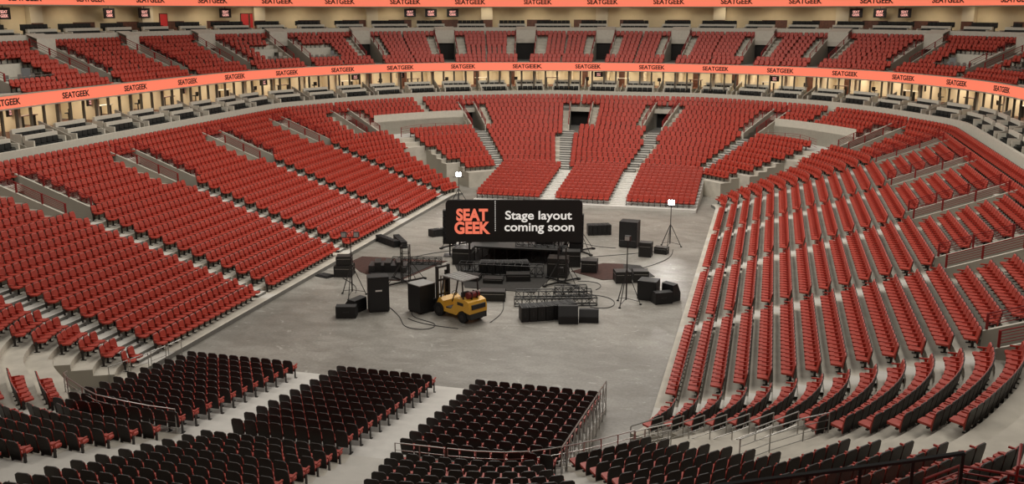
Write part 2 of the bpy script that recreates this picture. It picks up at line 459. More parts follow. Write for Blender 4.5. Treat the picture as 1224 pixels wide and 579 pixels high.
for (a, c), nm in zip(L_EDGE, ('nearest left stand block', 'second block of the left stand', 'third block of the left stand', 'farthest block of the left stand')):
    ring_block(nm, range(0, 20), aisle_edge(a, 1), aisle_edge(c, -1))
# corner blocks
ring_block('curved right corner block', range(0, 14), aisle_edge(A[4], 1), lambda k: 9.04 if k < 8 else 9.28)
ring_block('back rows beside bottom right stair', range(17, 20), aisle_edge(A[4], 1), 9.6)
ring_block('bottom right block', range(4, 19), lambda k: 10.08 if k < 11 else 9.74, lambda k: 11.38 + .03 * (k - 4))
ring_block('bottom centre block', range(4, 20), 12.0, 13.0)
ring_block('block left of bottom centre', range(4, 20), 13.43, lambda k: 14.64 - .03 * (k - 4))
ring_block('bottom left block', range(4, 20), lambda k: 15.08 - .02 * (k - 4), 16.06)
ring_block('curved left edge block', range(4, 18), 16.62, 17.85)
ring_block('left corner block beside the stair', range(0, 20), lambda k: 19.46 if k < 4 else 19.3, aisle_edge(A[5], -1))
ring_block('far left corner block', range(0, 20), lambda k: aisle_edge(A[9], 1)(k), lambda k: 23.06 if k < 9 else 23.25 if k < 13 else 22.68 if k < 18 else 22.98)
ring_block('far right corner block', range(0, 20), lambda k: 4.94 if k < 9 else 4.75 if k < 13 else 5.32 if k < 18 else 5.02, lambda k: aisle_edge(A[0], -1)(k))
fE = lambda k: 24.05 if k < 6 else 23.8 if k < 9 else 23.66
def far_right_edge(k): return 25.55 if k < 13 else 25.5
ring_block('raised far left block', list(range(4, 13)), fE, 25.44)
ring_block('back rows of the far left corner', range(16, 20), lambda k: 23.3 if k < 18 else 23.0, 24.35)
ring_block('back rows above the far left platform', range(16, 20), 24.55, lambda k: 25.4 if k < 18 else 25.68)
ring_block('raised far right block', list(range(4, 13)), 2.58, lambda k: 28 - fE(k))
ring_block('back rows of the far right corner', range(16, 20), 3.65, lambda k: 4.7 if k < 18 else 5.0)
ring_block('back rows above the far right platform', range(16, 20), lambda k: 2.6 if k < 18 else 2.32, 3.45)
ring_block('far end block left of the middle', range(4, 20), lambda k: 25.93 if k < 13 else 26.1 if k < 18 else 25.7, lambda k: 27.0 if k < 11 else 27.13 if k < 18 else 27.38)
ring_block('middle block of the far end', range(4, 20), lambda k: 27.33 if k < 11 else 27.42 if k < 13 else 27.68 if k < 18 else 27.4, lambda k: 28.66 if k < 10 else 28.55 if k < 13 else 28.35 if k < 18 else 28.62)
ring_block('far end block right of the middle', range(4, 20), lambda k: .95 if k < 10 else .83 if k < 13 else .92 if k < 18 else .64, lambda k: 2.05 if k < 13 else 1.9 if k < 18 else 2.3)

# telescopic stands on the floor
def tele(name, blocks, Y0, sgn, rows, tread, rise, label):
    xs0 = min(b_[0] for b_ in blocks) - .15; xs1 = max(b_[1] for b_ in blocks) + .15
    b = MB()
    for k in range(rows):
        y = Y0 + sgn * k * tread; z = .25 + rise * k
        ya, yb = y - sgn * (.8 if k else 1.0), y + sgn * (tread - .8)
        b.box(((xs0 + xs1) / 2, (ya + yb) / 2, z / 2), (xs1 - xs0, abs(yb - ya), z), M['deck'])
        if sgn > 0:
            for (a, c, _n), (d, e, _n2) in zip(blocks, blocks[1:]):
                b.box(((c + d) / 2, yb - .2, z + rise / 4), (d - c - .1, .4, rise / 2), M['deck'])
    o = b.build(name); tag(o, label, 'riser')
    for x0, x1, nm in [(q[0], q[1], q[2]) for q in blocks]:
        for k in range(rows):
            y = Y0 + sgn * k * tread; z = .25 + rise * k
            row_seats(nm, k + 1, [(x1, y), (x0, y)] if sgn < 0 and False else ([(x0, y), (x1, y)] if sgn < 0 else [(x1, y), (x0, y)]), z, pitch=(x1 - x0) / round((x1 - x0) / (.50 if sgn > 0 else .545)))
tele('telescopic_riser', [(-25.75, -19.8, 'far left floor block'), (-18.35, -13.45, 'far middle floor block'), (-11.9, -5.85, 'far right floor block')], 84.75, 1, 11, .9, .13, 'pale stepped riser platform under the red seats at the far end of the floor')
tele('telescopic_riser', [(-26.35, -20.75, 'near left floor block'), (-18.57, -13.9, 'near middle floor block'), (-11.95, -6.35, 'near right floor block')], 38.6, -1, 11, .9, .122, 'pale stepped riser platform under the black-backed seats at the near end of the floor')

# ---- upper bowl (300 level)
ZU = 11.0
def fu(k): return 10.85 + .36 * k
def px_u(P, k, z, px, lo=19.3, hi=36.9):
    best = None
    for u in np.arange(lo, hi, .01):
        p = P(k, u); d = Vector((p[0], p[1], z)) - Vector((0, 0, H)); zz = d.dot(_f)
        if zz < 1: continue
        x = 612 + FPX * d.dot(_r) / zz
        if best is None or abs(x - px) < best[0]: best = (abs(x - px), float(u))
    return best[1]
UT = [px_u(PU, 3.5, 12.6, px) for px in (-22, 105, 203, 279, 355, 445, 535, 627, 719, 806, 902, 984, 1085, 1180, 1262)]
def duu(u, w_): return w_ / (np.linalg.norm(PU(4, u + .01) - PU(4, u - .01)) / .02)
UTA = sorted([u % 28 for u in UT])
def KU(k): return .9 + .92 * k                       # distance behind the ribbon of seat-back line of row k
NUP = 9
CORNER_PF = [tuple(px_u(PU, 3, 12, q) % 28 for q in pr) for pr in ((5, 58), (316, 343), (372, 406), (1120, 1163), (1200, 1228))]
def upper_bowl():
    b = MB(); mc = M['concrete']; us = sorted(set([round(i / 12, 4) for i in range(28 * 12)] + [round(u + s * duu(u, 1.05), 4) for u in UTA for s in (-1, 1)] + [round(q, 4) for c in CORNER_PF for q in c])) + [28.0]
    tun = [(u - duu(u, 1.04), u + duu(u, 1.04)) for u in UTA]
    for a, c in zip(us, us[1:]):
        um = (a + c) / 2
        if 9.3 < um < 18.7: continue
        if not in_view(v3(PU(4, um), 12.5), 220): continue
        intun = any(x < um < y for x, y in tun); inpf = any(x < um < y for x, y in CORNER_PF)
        for k in range(NUP):
            if intun and 2 <= k <= 7: continue
            if inpf and 2 <= k <= 5: continue
            ki, ko = KU(k) - .8, KU(k) + .12
            if k == 0: ki = .05
            if k == NUP - 1: ko += .15
            z = fu(k)
            b.quad(v3(PU(ki, a), z), v3(PU(ki, c), z), v3(PU(ko, c), z), v3(PU(ko, a), z), mc)
            zl = fu(k - 1) if k else z - .3
            if intun and k == 8: zl = fu(8) - .5
            if inpf and k == 6: zl = fu(1) - .1
            b.quad(v3(PU(ki, a), zl), v3(PU(ki, c), zl), v3(PU(ki, c), z), v3(PU(ki, a), z), mc if not inpf else M['ledge'])
        if inpf: b.quad(v3(PU(KU(1) + .1, a), fu(1)), v3(PU(KU(1) + .1, c), fu(1)), v3(PU(KU(6) - .8, c), fu(1)), v3(PU(KU(6) - .8, a), fu(1)), mc)
        if intun:
            b.quad(v3(PU(KU(1) + .1, a), fu(1) + .02), v3(PU(KU(1) + .1, c), fu(1) + .02), v3(PU(KU(8), c), fu(1) + .02), v3(PU(KU(8), a), fu(1) + .02), M['curb'])
            kk = KU(7) + .15
            b.quad(v3(PU(kk + .3, a), fu(1)), v3(PU(kk + .3, c), fu(1)), v3(PU(kk + .3, c), fu(1) + 2.4), v3(PU(kk + .3, a), fu(1) + 2.4), M['mouth_shade'])  # black sheet painted as the shade inside the upper tunnel mouth
            zt = fu(8) + 1.37
            b.quad(v3(PU(kk, a), fu(1) + 2.3), v3(PU(kk, c), fu(1) + 2.3), v3(PU(kk, c), zt - .3), v3(PU(kk, a), zt - .3), M['ledge'])
            b.quad(v3(PU(kk, a), zt - .3), v3(PU(kk, c), zt - .3), v3(PU(KU(9) - .5, c), zt + .1), v3(PU(KU(9) - .5, a), zt + .1), M['ledge'])
    tag(b.build('seating_terrace'), kind='structure')
    for n_, (u, (x, y)) in enumerate(zip(UTA, tun)):
        if not in_view(v3(PU(4, u), 12.5), 30) or 9.3 < u < 18.7: continue
        b = MB()
        for s, uu in ((-1, x), (1, y)):
            uo = uu + s * duu(u, .15)
            for k in range(1, 8):
                za, zb = fu(k) + .55, fu(k + 1) + .55; ka, kb = KU(k) + .12, KU(k + 1) + .12
                b.quad(v3(PU(ka, uu), fu(1)), v3(PU(kb, uu), fu(1)), v3(PU(kb, uu), zb), v3(PU(ka, uu), za), M['wall'])
                b.quad(v3(PU(ka, uo), fu(1)), v3(PU(kb, uo), fu(1)), v3(PU(kb, uo), zb), v3(PU(ka, uo), za), M['wall'])
                b.quad(v3(PU(ka, uu), za), v3(PU(kb, uu), zb), v3(PU(kb, uo), zb), v3(PU(ka, uo), za), M['ledge'])
        tag(b.build('wall_tunnel'), kind='structure')
        for s, uu in ((-1, x), (1, y)):
            um_ = uu + s * duu(u, .07)
            t = thing('tunnel_railing', v3(PU(KU(4), um_), fu(4)), 0, 'dark red railing beside an upper level stair tunnel', 'railing', 'upper level tunnel railings')
            off = PU(KU(4), um_); rb = MB()
            pts = lambda dz: [Vector((*(PU(KU(k) + .12, um_) - off), fu(k) + .55 + dz - fu(4))) for k in (1.6, 4.5, 7.8)]
            for dz in (.2, .4): rb.poly(pts(dz), .02, M['redrail'])
            rb.poly(pts(.58), .035, M['redrail'])
            rb.build('rails', t)
            for k in (1.6, 3.6, 5.7, 7.8):
                p = PU(KU(k) + .12, um_) - off; pb = MB(); pb.box((p[0], p[1], fu(k) + .85 - fu(4)), (.1, .1, .62), M['redrail']); pb.build('post', t)
    # back wall under club level
    zt = fu(8) + 1.37
    ring_strip('wall_upper', PU, [(KU(9) - .65, fu(8), None), (KU(9) - .65, zt, M['ledge']), (KU(9) - .35, zt, M['ledge']), (KU(9) + .2, zt, M['suitegrey']), (KU(9) + .2, zt - .4, M['suitegrey']), (KU(9) + 6.5, zt - .4, M['suitegrey'])], 19, 37)
upper_bowl()
_edges = [(a, c) for a, c in zip(UTA, UTA[1:] + [UTA[0] + 28])]
for bi, (a, c) in enumerate(_edges):
    if 8.5 < a < 19 or (a < 8.5 and c > 12): continue
    nm = 'upper block'
    cut = []
    for k in range(NUP):
        w_ = 1.15 + (0 if k == 8 else .95) if k >= 2 else .75
        u0 = a + duu(a, w_); u1 = c - duu(c, w_)
        mid = (u0 + u1) / 2; pf = [q for q in CORNER_PF if q[0] - .05 < mid % 28 < q[1] + .05 or (u0 % 28 < q[0] < (u1 - .001) % 28)]
        if pf and 2 <= k <= 5:
            q = pf[0]; off = 28 * math.floor(u0 / 28)
            spans = [(u0, q[0] + off), (q[1] + off, u1)]
        else: spans = [(u0, mid - duu(mid, .07)), (mid + duu(mid, .07), u1)]
        for x, y in spans:
            if (y - x) / duu(mid, 1) < .8: continue
            row_seats(nm, k + 1, [PU(KU(k), q_) for q_ in crange(x, y, .06)], fu(k), key='upper')
print('SEATS', len(SEATS))
# orientation: rows of the rings are traversed with growing u (clockwise) -> seats face the middle?
for s in SEATS:
    d = Vector((CX, CY, 0)) - Vector((s['p'][0], s['p'][1], 0))
    f = Vector((-math.sin(s['rz']), math.cos(s['rz']), 0))
    if s['block'].endswith('floor block') and s['block'].startswith('near') : s['rz'] = 0
    elif s['block'].endswith('floor block'): s['rz'] = math.pi
    elif f.dot(d) < 0: s['rz'] += math.pi
for s in SEATS: s['d'] = (Vector(s['p']) - Vector((0, 0, H))).length; s['in'] = in_view((s['p'][0], s['p'][1], s['p'][2] + .6), 0)
cand = sorted([s for s in SEATS if s['in']], key=lambda s: s['d'])
IND = cand[:300]; ids = set(id(s) for s in IND)
REST = [s for s in SEATS if id(s) not in ids]
def mass(name, seats, proto, label):
    V = np.array(proto.v); nv = len(V); Fs = proto.f
    n = len(seats); c = np.array([math.cos(s['rz']) for s in seats]); sn = np.array([math.sin(s['rz']) for s in seats])
    Pp = np.array([s['p'] for s in seats])
    X = V[None, :, 0] * c[:, None] - V[None, :, 1] * sn[:, None] + Pp[:, 0:1]
    Y = V[None, :, 0] * sn[:, None] + V[None, :, 1] * c[:, None] + Pp[:, 1:2]
    Z = np.broadcast_to(V[None, :, 2], X.shape) + Pp[:, 2:3]
    co = np.stack([X, Y, Z], -1).reshape(-1).astype(np.float32)
    loops = np.concatenate([np.array(f) for f in Fs]); ln = np.array([len(f) for f in Fs])
    me = bpy.data.meshes.new(name); me.vertices.add(n * nv); me.vertices.foreach_set('co', co)
    al = (loops[None, :] + (np.arange(n) * nv)[:, None]).reshape(-1).astype(np.int32)
    me.loops.add(len(al)); me.loops.foreach_set('vertex_index', al)
    tot = np.tile(ln, n); st = np.concatenate([[0], np.cumsum(tot)[:-1]]).astype(np.int32)
    me.polygons.add(len(tot)); me.polygons.foreach_set('loop_start', st); me.polygons.foreach_set('loop_total', tot.astype(np.int32))
    for m in proto.mats: me.materials.append(m)
    me.polygons.foreach_set('material_index', np.tile(np.array(proto.m), n).astype(np.int32))
    me.update(calc_edges=True); me.validate()
    o = bpy.data.objects.new(name, me); COL.objects.link(o)
    return tag(o, label, 'seat', None, 'stuff')
mass('stadium_seat', REST, simple_seat(), 'red folding stadium seats with black shells filling all the farther stands of the bowl')
# 300 individual seats
proto = thing('stadium_seat', (0, 0, 0), 0, 'x', 'seat')
for k_, q in PARTS.items():
    o = q.build(k_, proto)
    if k_ == 'back_shell': o['label'] = 'black back shell'
def seat_label(s):
    lr = lambda i, n: ('leftmost' if i == 1 else 'rightmost' if i == n else '%s from the left' % onth(i) if i <= (n + 1) // 2 else '%s from the right' % onth(n - i + 1))
    # i runs with travel direction; ring rows run clockwise: at the near end that is right to left in the photo
    i, n = s['i'], s['n']
    if not s['block'].endswith('floor block'):
        if s['p'][1] < CY - 15: i = n - i + 1
    return 'stadium seat, %s in row %d of the %s' % (lr(i, n), s['row'], s['block'])
for j, s in enumerate(IND):
    lab = seat_label(s)
    if j == 0: proto.location = s['p']; proto.rotation_euler = (0, 0, s['rz']); proto['label'] = lab; proto['group'] = 'stadium seats in the nearest rows'
    else: copy_tree(proto, None, lab, s['p'], s['rz'], 'stadium seats in the nearest rows')

# ------------------------------------------------------------------ ribbons, suites, club level
VIEWU = (19.0, 37.0)
def text_part(parent, txt, M_, mat_, size, depth=.01, name='lettering', align='CENTER', bold=0, xs=1.0):
    cu = bpy.data.curves.new(name, 'FONT'); cu.body = txt; cu.size = size; cu.align_x = align; cu.extrude = depth; cu.offset = bold * size
    cu.space_character = 1.0; cu.space_line = .84
    t = bpy.data.objects.new(name, cu); COL.objects.link(t)
    dg = bpy.context.evaluated_depsgraph_get(); me = bpy.data.meshes.new_from_object(t.evaluated_get(dg))
    bpy.data.objects.remove(t)
    me.materials.clear(); me.materials.append(mat_); me.transform(Matrix.Diagonal((xs, 1, 1, 1)))
    o = bpy.data.objects.new(name, me); COL.objects.link(o)
    if parent: o.parent = parent
    o.matrix_basis = M_
    return o
def arclen_us(P, k, u0, u1, step):
    us = np.arange(u0, u1, .01); d = 0; out = []; last = P(k, us[0]); tgt = 0
    for u in us:
        p = P(k, u); d += np.linalg.norm(p - last); last = p
        if d >= tgt: out.append(float(u)); tgt += step
    return out
def facing(P, k, u):
    """rotation whose +x runs left-to-right for a viewer inside the bowl and +z is up (text frame: x right, y up, z to viewer)"""
    a, c = P(k, u - .01), P(k, u + .01); t = c - a; t /= np.linalg.norm(t)   # clockwise seen from above = rightwards for the viewer inside
    x = Vector((t[0], t[1], 0)); y = Vector((0, 0, 1)); z = x.cross(y)
    p = P(k, u)
    return x, y, z, p
def ribbon(name, k, z0, z1, label, start, step):
    t = thing(name, (CX, CY, z0), 0, label, 'screen')
    off = np.array([CX, CY]); b = MB(); tr = MB(); us = np.arange(VIEWU[0], VIEWU[1], .05)
    for a, c in zip(us, us[1:]):
        if not in_view(v3(PU(k, a), z0), 300): continue
        q = lambda kk, u, z: v3(PU(kk, u) - off, z - z0)
        b.quad(q(k, a, z0), q(k, c, z0), q(k, c, z1), q(k, a, z1), M['ribbon'])
        for za, zb in ((z0 - .1, z0), (z1, z1 + .06)):
            tr.quad(q(k - .05, a, za), q(k - .05, c, za), q(k - .05, c, zb), q(k - .05, a, zb), M['ribtrim'])
        tr.quad(q(k - .05, a, z1 + .06), q(k - .05, c, z1 + .06), q(k + .3, c, z1 + .06), q(k + .3, a, z1 + .06), M['ribtrim'])
        tr.quad(q(k - .05, a, z0 - .1), q(k - .05, c, z0 - .1), q(k + .3, c, z0 - .1), q(k + .3, a, z0 - .1), M['ribtrim'])
    b.build('screen_face', t); tr.build('trim', t)
    h = z1 - z0
    for u in arclen_us(PU, k, start, VIEWU[1], step):
        x, y, z, p = facing(PU, k, u)
        if not in_view((p[0], p[1], z0 + h / 2), 150): continue
        o = text_part(t, 'SEATGEEK', Matrix.Identity(4), M['ink'], h * .72, .004, bold=.032, xs=1.02)
        du1 = 1 / (np.linalg.norm(PU(k, u + .01) - PU(k, u - .01)) / .02)
        for vv in o.data.vertices:                          # the lettering follows the curve of the board
            uu = u + vv.co.x * du1; xx, yy, zz, pp = facing(PU, k, uu)
            q_ = Vector((pp[0] - CX, pp[1] - CY, h * .27 + vv.co.y)) + zz * (.02 + vv.co.z)
            vv.co = q_
    return t
ribbon('ribbon_board', 0, 10.33, 11.2, 'coral lower ribbon screen with black lettering curving round below the upper seats', 19.30, 7.35)
ribbon('ribbon_board', 11, 17.62, 18.75, 'coral upper ribbon screen with black lettering along the top edge of the photo', 19.25, 8.3)
# slabs, ceilings, suite back wall
ring_strip('ceiling', PU, [(0.02, 10.33, None), (8, 10.33, M['cream'])], 19, 37)
ring_strip('ceiling', PU, [(11.02, 17.62, None), (16, 17.62, M['suitegrey'])], 19, 37)
ring_strip('floor_suite', PL, [(20.05, 7.55, None), (21.1, 7.55, M['suitegrey']), (21.1, 7.95, M['suitegrey']), (22.2, 7.95, M['suitegrey']), (22.2, 8.3, M['suitegrey']), (28.5, 8.3, M['wood'])], 19, 37)
def suites():
    wl = MB(); us = arclen_us(PU, 4.6, 19.3, 36.8, 4.4)
    for i, u in enumerate(us[:-1]):
        u1 = us[i + 1]; um = (u + u1) / 2
        if not in_view(v3(PU(3, um), 9.5), 150): continue
        kb = 5.2
        cuts = [0, .30, .46, .52, 1.0]; mats = [M['cream'], M['wood'] if i % 3 != 1 else M['cream'], M['column'], M['cream']]
        for a, c, m in zip(cuts, cuts[1:], mats):
            ua, uc = u + (u1 - u) * a, u + (u1 - u) * c
            for x, y in zip(crange(ua, uc, .1), crange(ua, uc, .1)[1:]):
                wl.quad(v3(PU(kb, x), 8.3), v3(PU(kb, y), 8.3), v3(PU(kb, y), 10.33), v3(PU(kb, x), 10.33), m)
        # partition between suites
        uo = u + .02
        wl.quad(v3(PU(1.6, u), 8.3), v3(PU(kb, u), 8.3), v3(PU(kb, u), 10.33), v3(PU(1.6, u), 10.33), M['column'])
        uw = u + .3 / (4.4 / (u1 - u))
        wl.quad(v3(PU(1.6, u), 8.3), v3(PU(1.6, uw), 8.3), v3(PU(1.6, uw), 10.33), v3(PU(1.6, u), 10.33), M['column'])
        wl.quad(v3(PU(1.6, uw), 8.3), v3(PU(kb, uw), 8.3), v3(PU(kb, uw), 10.33), v3(PU(1.6, uw), 10.33), M['column'])
        if in_view(v3(PU(1, um), 9.5), 0):
            lb = MB(); x, y, z, p = facing(PU, 3.2, um)
            ang = math.atan2(x[1], x[0]); lb.box((0, 0, 0), (2.4, 1.2, .06), M['suitelamp']); lb.box((0, 0, .035), (2.6, 1.4, .03), M['column'])
            tag(lb.build('ceiling_lamp', loc=(p[0], p[1], 10.27), rz=ang), 'glowing flat ceiling lamp inside a private suite below the lower ribbon', 'lamp', 'suite ceiling lamps')
            x, y, z, p = facing(PU, 2.6, um); ang = math.atan2(x[1], x[0])
            if i % 2 == 0:
                t = thing('high_table', (p[0], p[1], 8.3), ang, 'dark high table with stools inside a private suite', 'table', 'suite high tables')
                q = MB(); q.box((0, 0, 1.0), (1.6, .5, .06), M['counter' if i % 4 == 0 else 'wood']); q.build('tabletop', t)
                for sx in (-.6, .6):
                    q = MB(); q.box((sx, 0, .485), (.08, .3, .97), M['dark']); q.build('leg', t)
            else:
                t = thing('bar_stool', (p[0], p[1], 8.3), ang, 'small dark bar stool inside a private suite', 'stool', 'suite bar stools')
                q = MB(); q.box((0, 0, .75), (.4, .4, .08), M['dark']); q.build('seat', t)
                q = MB(); q.bar((0, 0, 0), (0, 0, .71), .05, M['dark'], 6); q.build('leg', t)
                q = MB(); q.box((0, -.19, .95), (.4, .05, .34), M['dark']); q.build('backrest', t)
        # thin posts under the ribbon
        for j in range(3):
            up = u + (u1 - u) * (j / 3 + .02)
            p = PU(.55, up)
            if not in_view((p[0], p[1], 9.4), 5): continue
            q = MB(); q.box((0, 0, 1.0), (.17, .17, 2.06), M['post'])
            tag(q.build('suite_post', loc=(p[0], p[1], 8.3), rz=0), 'thin bronze post standing under the lower ribbon at the front of the suites', 'post', 'suite front posts')
    tag(wl.build('wall_suites'), kind='structure')
suites()
CH = []
def suite_unit(P, ka, zs, u, w_, n, groupname, kstep=1.0, second=True, lab=''):
    """two stepped rows of dark chairs with pale counters behind them"""
    x, y, z, p = facing(P, ka, u); ang = math.atan2(x[1], x[0])
    t = thing('seat_counter', (p[0], p[1], zs[0]), ang, lab[0], 'counter', groupname)
    for r in range(2):
        yy = r * kstep; zz = zs[r] - zs[0]
        if r == 1 and not second: hh = .0
        else: hh = 1.14
        if hh:
            q = MB(); q.box((0, yy + .20, zz + hh / 2), (w_ + .3, .22, hh), M['ledge']); q.build('counter_wall', t)
            for s in (-1, 1):
                q = MB(); q.box((s * (w_ / 2 + .1), yy - .25, zz + .42), (.12, .7, .84), M['ledge']); q.build('end_panel', t)
        q = MB(); q.box((0, yy - .75, zz + .1), (w_ + .3, .1, .3 if r else .2), M['suitegrey']); q.build('kick_rail', t)
        for i in range(n):
            xx = (i - (n - 1) / 2) * (w_ / n)
            pos = Vector((p[0], p[1], 0)) + Vector((math.cos(ang), math.sin(ang), 0)) * xx + Vector((-math.sin(ang), math.cos(ang), 0)) * yy
            if in_view((pos[0], pos[1], zs[r] + .5), 0): CH.append(((pos[0], pos[1], zs[r]), ang + math.pi, groupname))
lastu = None
for i, u in enumerate(arclen_us(PL, 20.8, 19.4, 36.7, 4.35)):
    if not in_view(v3(PL(20.8, u), 8.3), 30): continue
    suite_unit(PL, 20.75, (7.55, 7.95), u, 2.9, 5, 'pale counters on the suite ledge', lab=('pale counter wall around two short rows of dark chairs on the suite ledge',))
    du_ = 2.18 / (np.linalg.norm(PL(20.8, u + .01) - PL(20.8, u - .01)) / .02)
    ud = u + du_
    if i % 2 == 0:
        q = MB(); p0 = PL(20.1, ud)
        d = lambda k: PL(k, ud) - p0
        a_, c_ = d(20.15), d(22.9); n_ = np.array([-(c_ - a_)[1], (c_ - a_)[0]]); n_ = n_ / np.linalg.norm(n_) * .06
        o4 = [a_ - n_, c_ - n_, c_ + n_, a_ + n_]
        q.add([(o[0], o[1], 0) for o in o4] + [(o4[0][0], o4[0][1], .7), (o4[1][0], o4[1][1], 1.75), (o4[2][0], o4[2][1], 1.75), (o4[3][0], o4[3][1], .7)],
              [(3, 2, 1, 0), (4, 5, 6, 7), (0, 1, 5, 4), (1, 2, 6, 5), (2, 3, 7, 6), (3, 0, 4, 7)], M['suitegrey'])
        tag(q.build('divider_wall', loc=(p0[0], p0[1], 7.55)), 'grey sloping divider wall between private suites on the ledge', 'divider', 'suite divider walls')
    else:
        q = MB(); p0 = PL(20.1, ud); d = lambda k: PL(k, ud) - p0; a_, c_ = d(20.15), d(22.1); n_ = np.array([-(c_ - a_)[1], (c_ - a_)[0]]); n_ = n_ / np.linalg.norm(n_) * .04
        o4 = [a_ - n_, c_ - n_, c_ + n_, a_ + n_]
        q.add([(o[0], o[1], 0) for o in o4] + [(o4[0][0], o4[0][1], .55), (o4[1][0], o4[1][1], 1.2), (o4[2][0], o4[2][1], 1.2), (o4[3][0], o4[3][1], .55)],
              [(3, 2, 1, 0), (4, 5, 6, 7), (0, 1, 5, 4), (1, 2, 6, 5), (2, 3, 7, 6), (3, 0, 4, 7)], M['suitegrey'])
        tag(q.build('divider_wall', loc=(p0[0], p0[1], 7.55)), 'grey sloping divider wall between private suites on the ledge', 'divider', 'suite divider walls')
# club level
for i, u in enumerate(arclen_us(PU, 9.6, 19.3, 36.8, 5.1)):
    if not in_view(v3(PU(9.6, u), 15.3), 30): continue
    big = i % 4 == 1
    suite_unit(PU, 9.75, (14.4, 15.05), u, 4.2 if big else 3.2, 8 if big else 6, 'club level counters', 1.0, False, lab=('pale low counter with dark chairs on the club level above the upper seats',))
ring_strip('floor_box', PL, [(20.1, 8.0, None), (20.1, 8.74, M['ledge']), (22.5, 8.74, M['suitegrey'])], 11.3, 12.6)
ring_strip('floor_club', PU, [(9.95, 14.6, None), (10.0, 15.05, M['ledge']), (14.6, 15.05, M['suitegrey'])], 19, 37)
wl = MB()
usb = arclen_us(PU, 14, 19.3, 36.9, 3.0)
for i, (a, c) in enumerate(zip(usb, usb[1:])):
    if not in_view(v3(PU(14, a), 16), 150): continue
    m = M['beige'] if i % 5 else M['column']
    k = 14 if i % 5 else 13.4
    ks = [k]
    for x, y in zip(crange(a, c if i % 5 else a + (c - a) * .5, .1), crange(a, c if i % 5 else a + (c - a) * .5, .1)[1:]):
        wl.quad(v3(PU(k, x), 16.0 if i % 2 else 15.05), v3(PU(k, y), 16.0 if i % 2 else 15.05), v3(PU(k, y), 17.62), v3(PU(k, x), 17.62), m)
        if i % 2: wl.quad(v3(PU(k, x), 15.05), v3(PU(k, y), 15.05), v3(PU(k, y), 16.0), v3(PU(k, x), 16.0), M['wood'])
    if i % 5 == 0:
        e = a + (c - a) * .5
        for q_ in (a, e): wl.quad(v3(PU(13.4, q_), 15.05), v3(PU(14, q_), 15.05), v3(PU(14, q_), 17.62), v3(PU(13.4, q_), 17.62), m)
        for x, y in zip(crange(e, c, .1), crange(e, c, .1)[1:]): wl.quad(v3(PU(14, x), 15.05), v3(PU(14, y), 15.05), v3(PU(14, y), 17.62), v3(PU(14, x), 17.62), M['beige'])
tag(wl.build('wall_club'), kind='structure')
for i, u in enumerate(arclen_us(PU, 12.4, 19.4, 36.8, 6.0)):  # glow strips added to light the club wall, hidden above the ribbon trim
    if not in_view(v3(PU(12.4, u), 17.4), 60): continue
    x, y, z, p = facing(PU, 12.4, u); lb = MB(); lb.box((0, 0, 0), (2.2, .5, .02), M['suitelamp']); lb.box((0, 0, .015), (2.4, .6, .01), M['column'])
    tag(lb.build('ceiling_lamp', loc=(p[0], p[1], 17.585), rz=math.atan2(x[1], x[0])), 'added flat glow panel lighting the club level, hidden behind the upper ribbon', 'lamp', 'added club level glow panels')
TVL = ['leftmost television on the club level wall, showing red lettering', 'second television from the left on the club level wall', 'third television from the left on the club level wall', 'fourth television from the left on the club level wall',
       'left television of the three at centre on the club level', 'middle television of the three at centre on the club level', 'right television of the three at centre on the club level',
       'left television of the three at right on the club level', 'middle television of the three at right on the club level', 'right television of the three at right on the club level']
for px, lab in zip((5, 130, 172, 269, 490, 515.5, 541, 1023, 1052, 1081), TVL):
    u = px_u(PU, 12.9, 16.8, px, 19.5, 36.5); x, y, z, p = facing(PU, 12.9, u)
    t = thing('television', (p[0], p[1], 16.35), math.atan2(x[1], x[0]), lab, 'television')
    q = MB(); q.box((0, 0, .5), (1.5, .09, 1.0), M['screen']); q.build('screen_frame', t)
    q = MB(); q.bar((0, .03, .9), (0, .03, 1.27), .03, M['dark']); q.build('hanger', t)
    for tx, zz in (('SEAT', .52), ('GEEK', .17)):
        text_part(t, tx, Matrix.Translation((0, -.06, zz)) @ Matrix.Rotation(math.pi / 2, 4, 'X'), M['tvtext'], .36, .005, bold=.02)
for px, lab in zip((196, 293, 303), ('red lit door panel near the left end of the club level', 'left one of two red lit door panels on the club level', 'right one of two red lit door panels on the club level')):
    u = px_u(PU, 13.9, 16.2, px, 19.5, 30); x, y, z, p = facing(PU, 13.9, u)
    q = MB(); q.box((0, 0, .85), (.95, .06, 1.7), M['redglow']); q.box((0, 0, 1.74), (1.05, .1, .08), M['wood'])
    for s in (-1, 1): q.box((s * .5, 0, .87), (.06, .1, 1.74), M['wood'])
    tag(q.build('red_door_panel', loc=(p[0], p[1], 15.05), rz=math.atan2(x[1], x[0])), lab, 'panel')
# televisions in the suites under the lower ribbon
for n, px in enumerate((12, 108, 222, 315, 425, 478, 716, 926, 1102)):
    u = px_u(PU, 2.2, 9.8, px, 19.5, 36.5); x, y, z, p = facing(PU, 2.2, u)
    t = thing('television', (p[0], p[1], 9.45), math.atan2(x[1], x[0]), 'television hanging in a suite under the lower ribbon, %s from the left' % onth(n + 1), 'television')
    q = MB(); q.box((0, 0, .3), (1.0, .07, .6), M['screen']); q.build('screen_frame', t)
    q = MB(); q.bar((0, 0, .6), (0, 0, .87), .03, M['dark']); q.build('hanger', t)
    for tx, zz in (('SEAT', .32), ('GEEK', .12)):
        text_part(t, tx, Matrix.Translation((0, -.05, zz)) @ Matrix.Rotation(math.pi / 2, 4, 'X'), M['tvtext'], .2, .004, bold=.02)
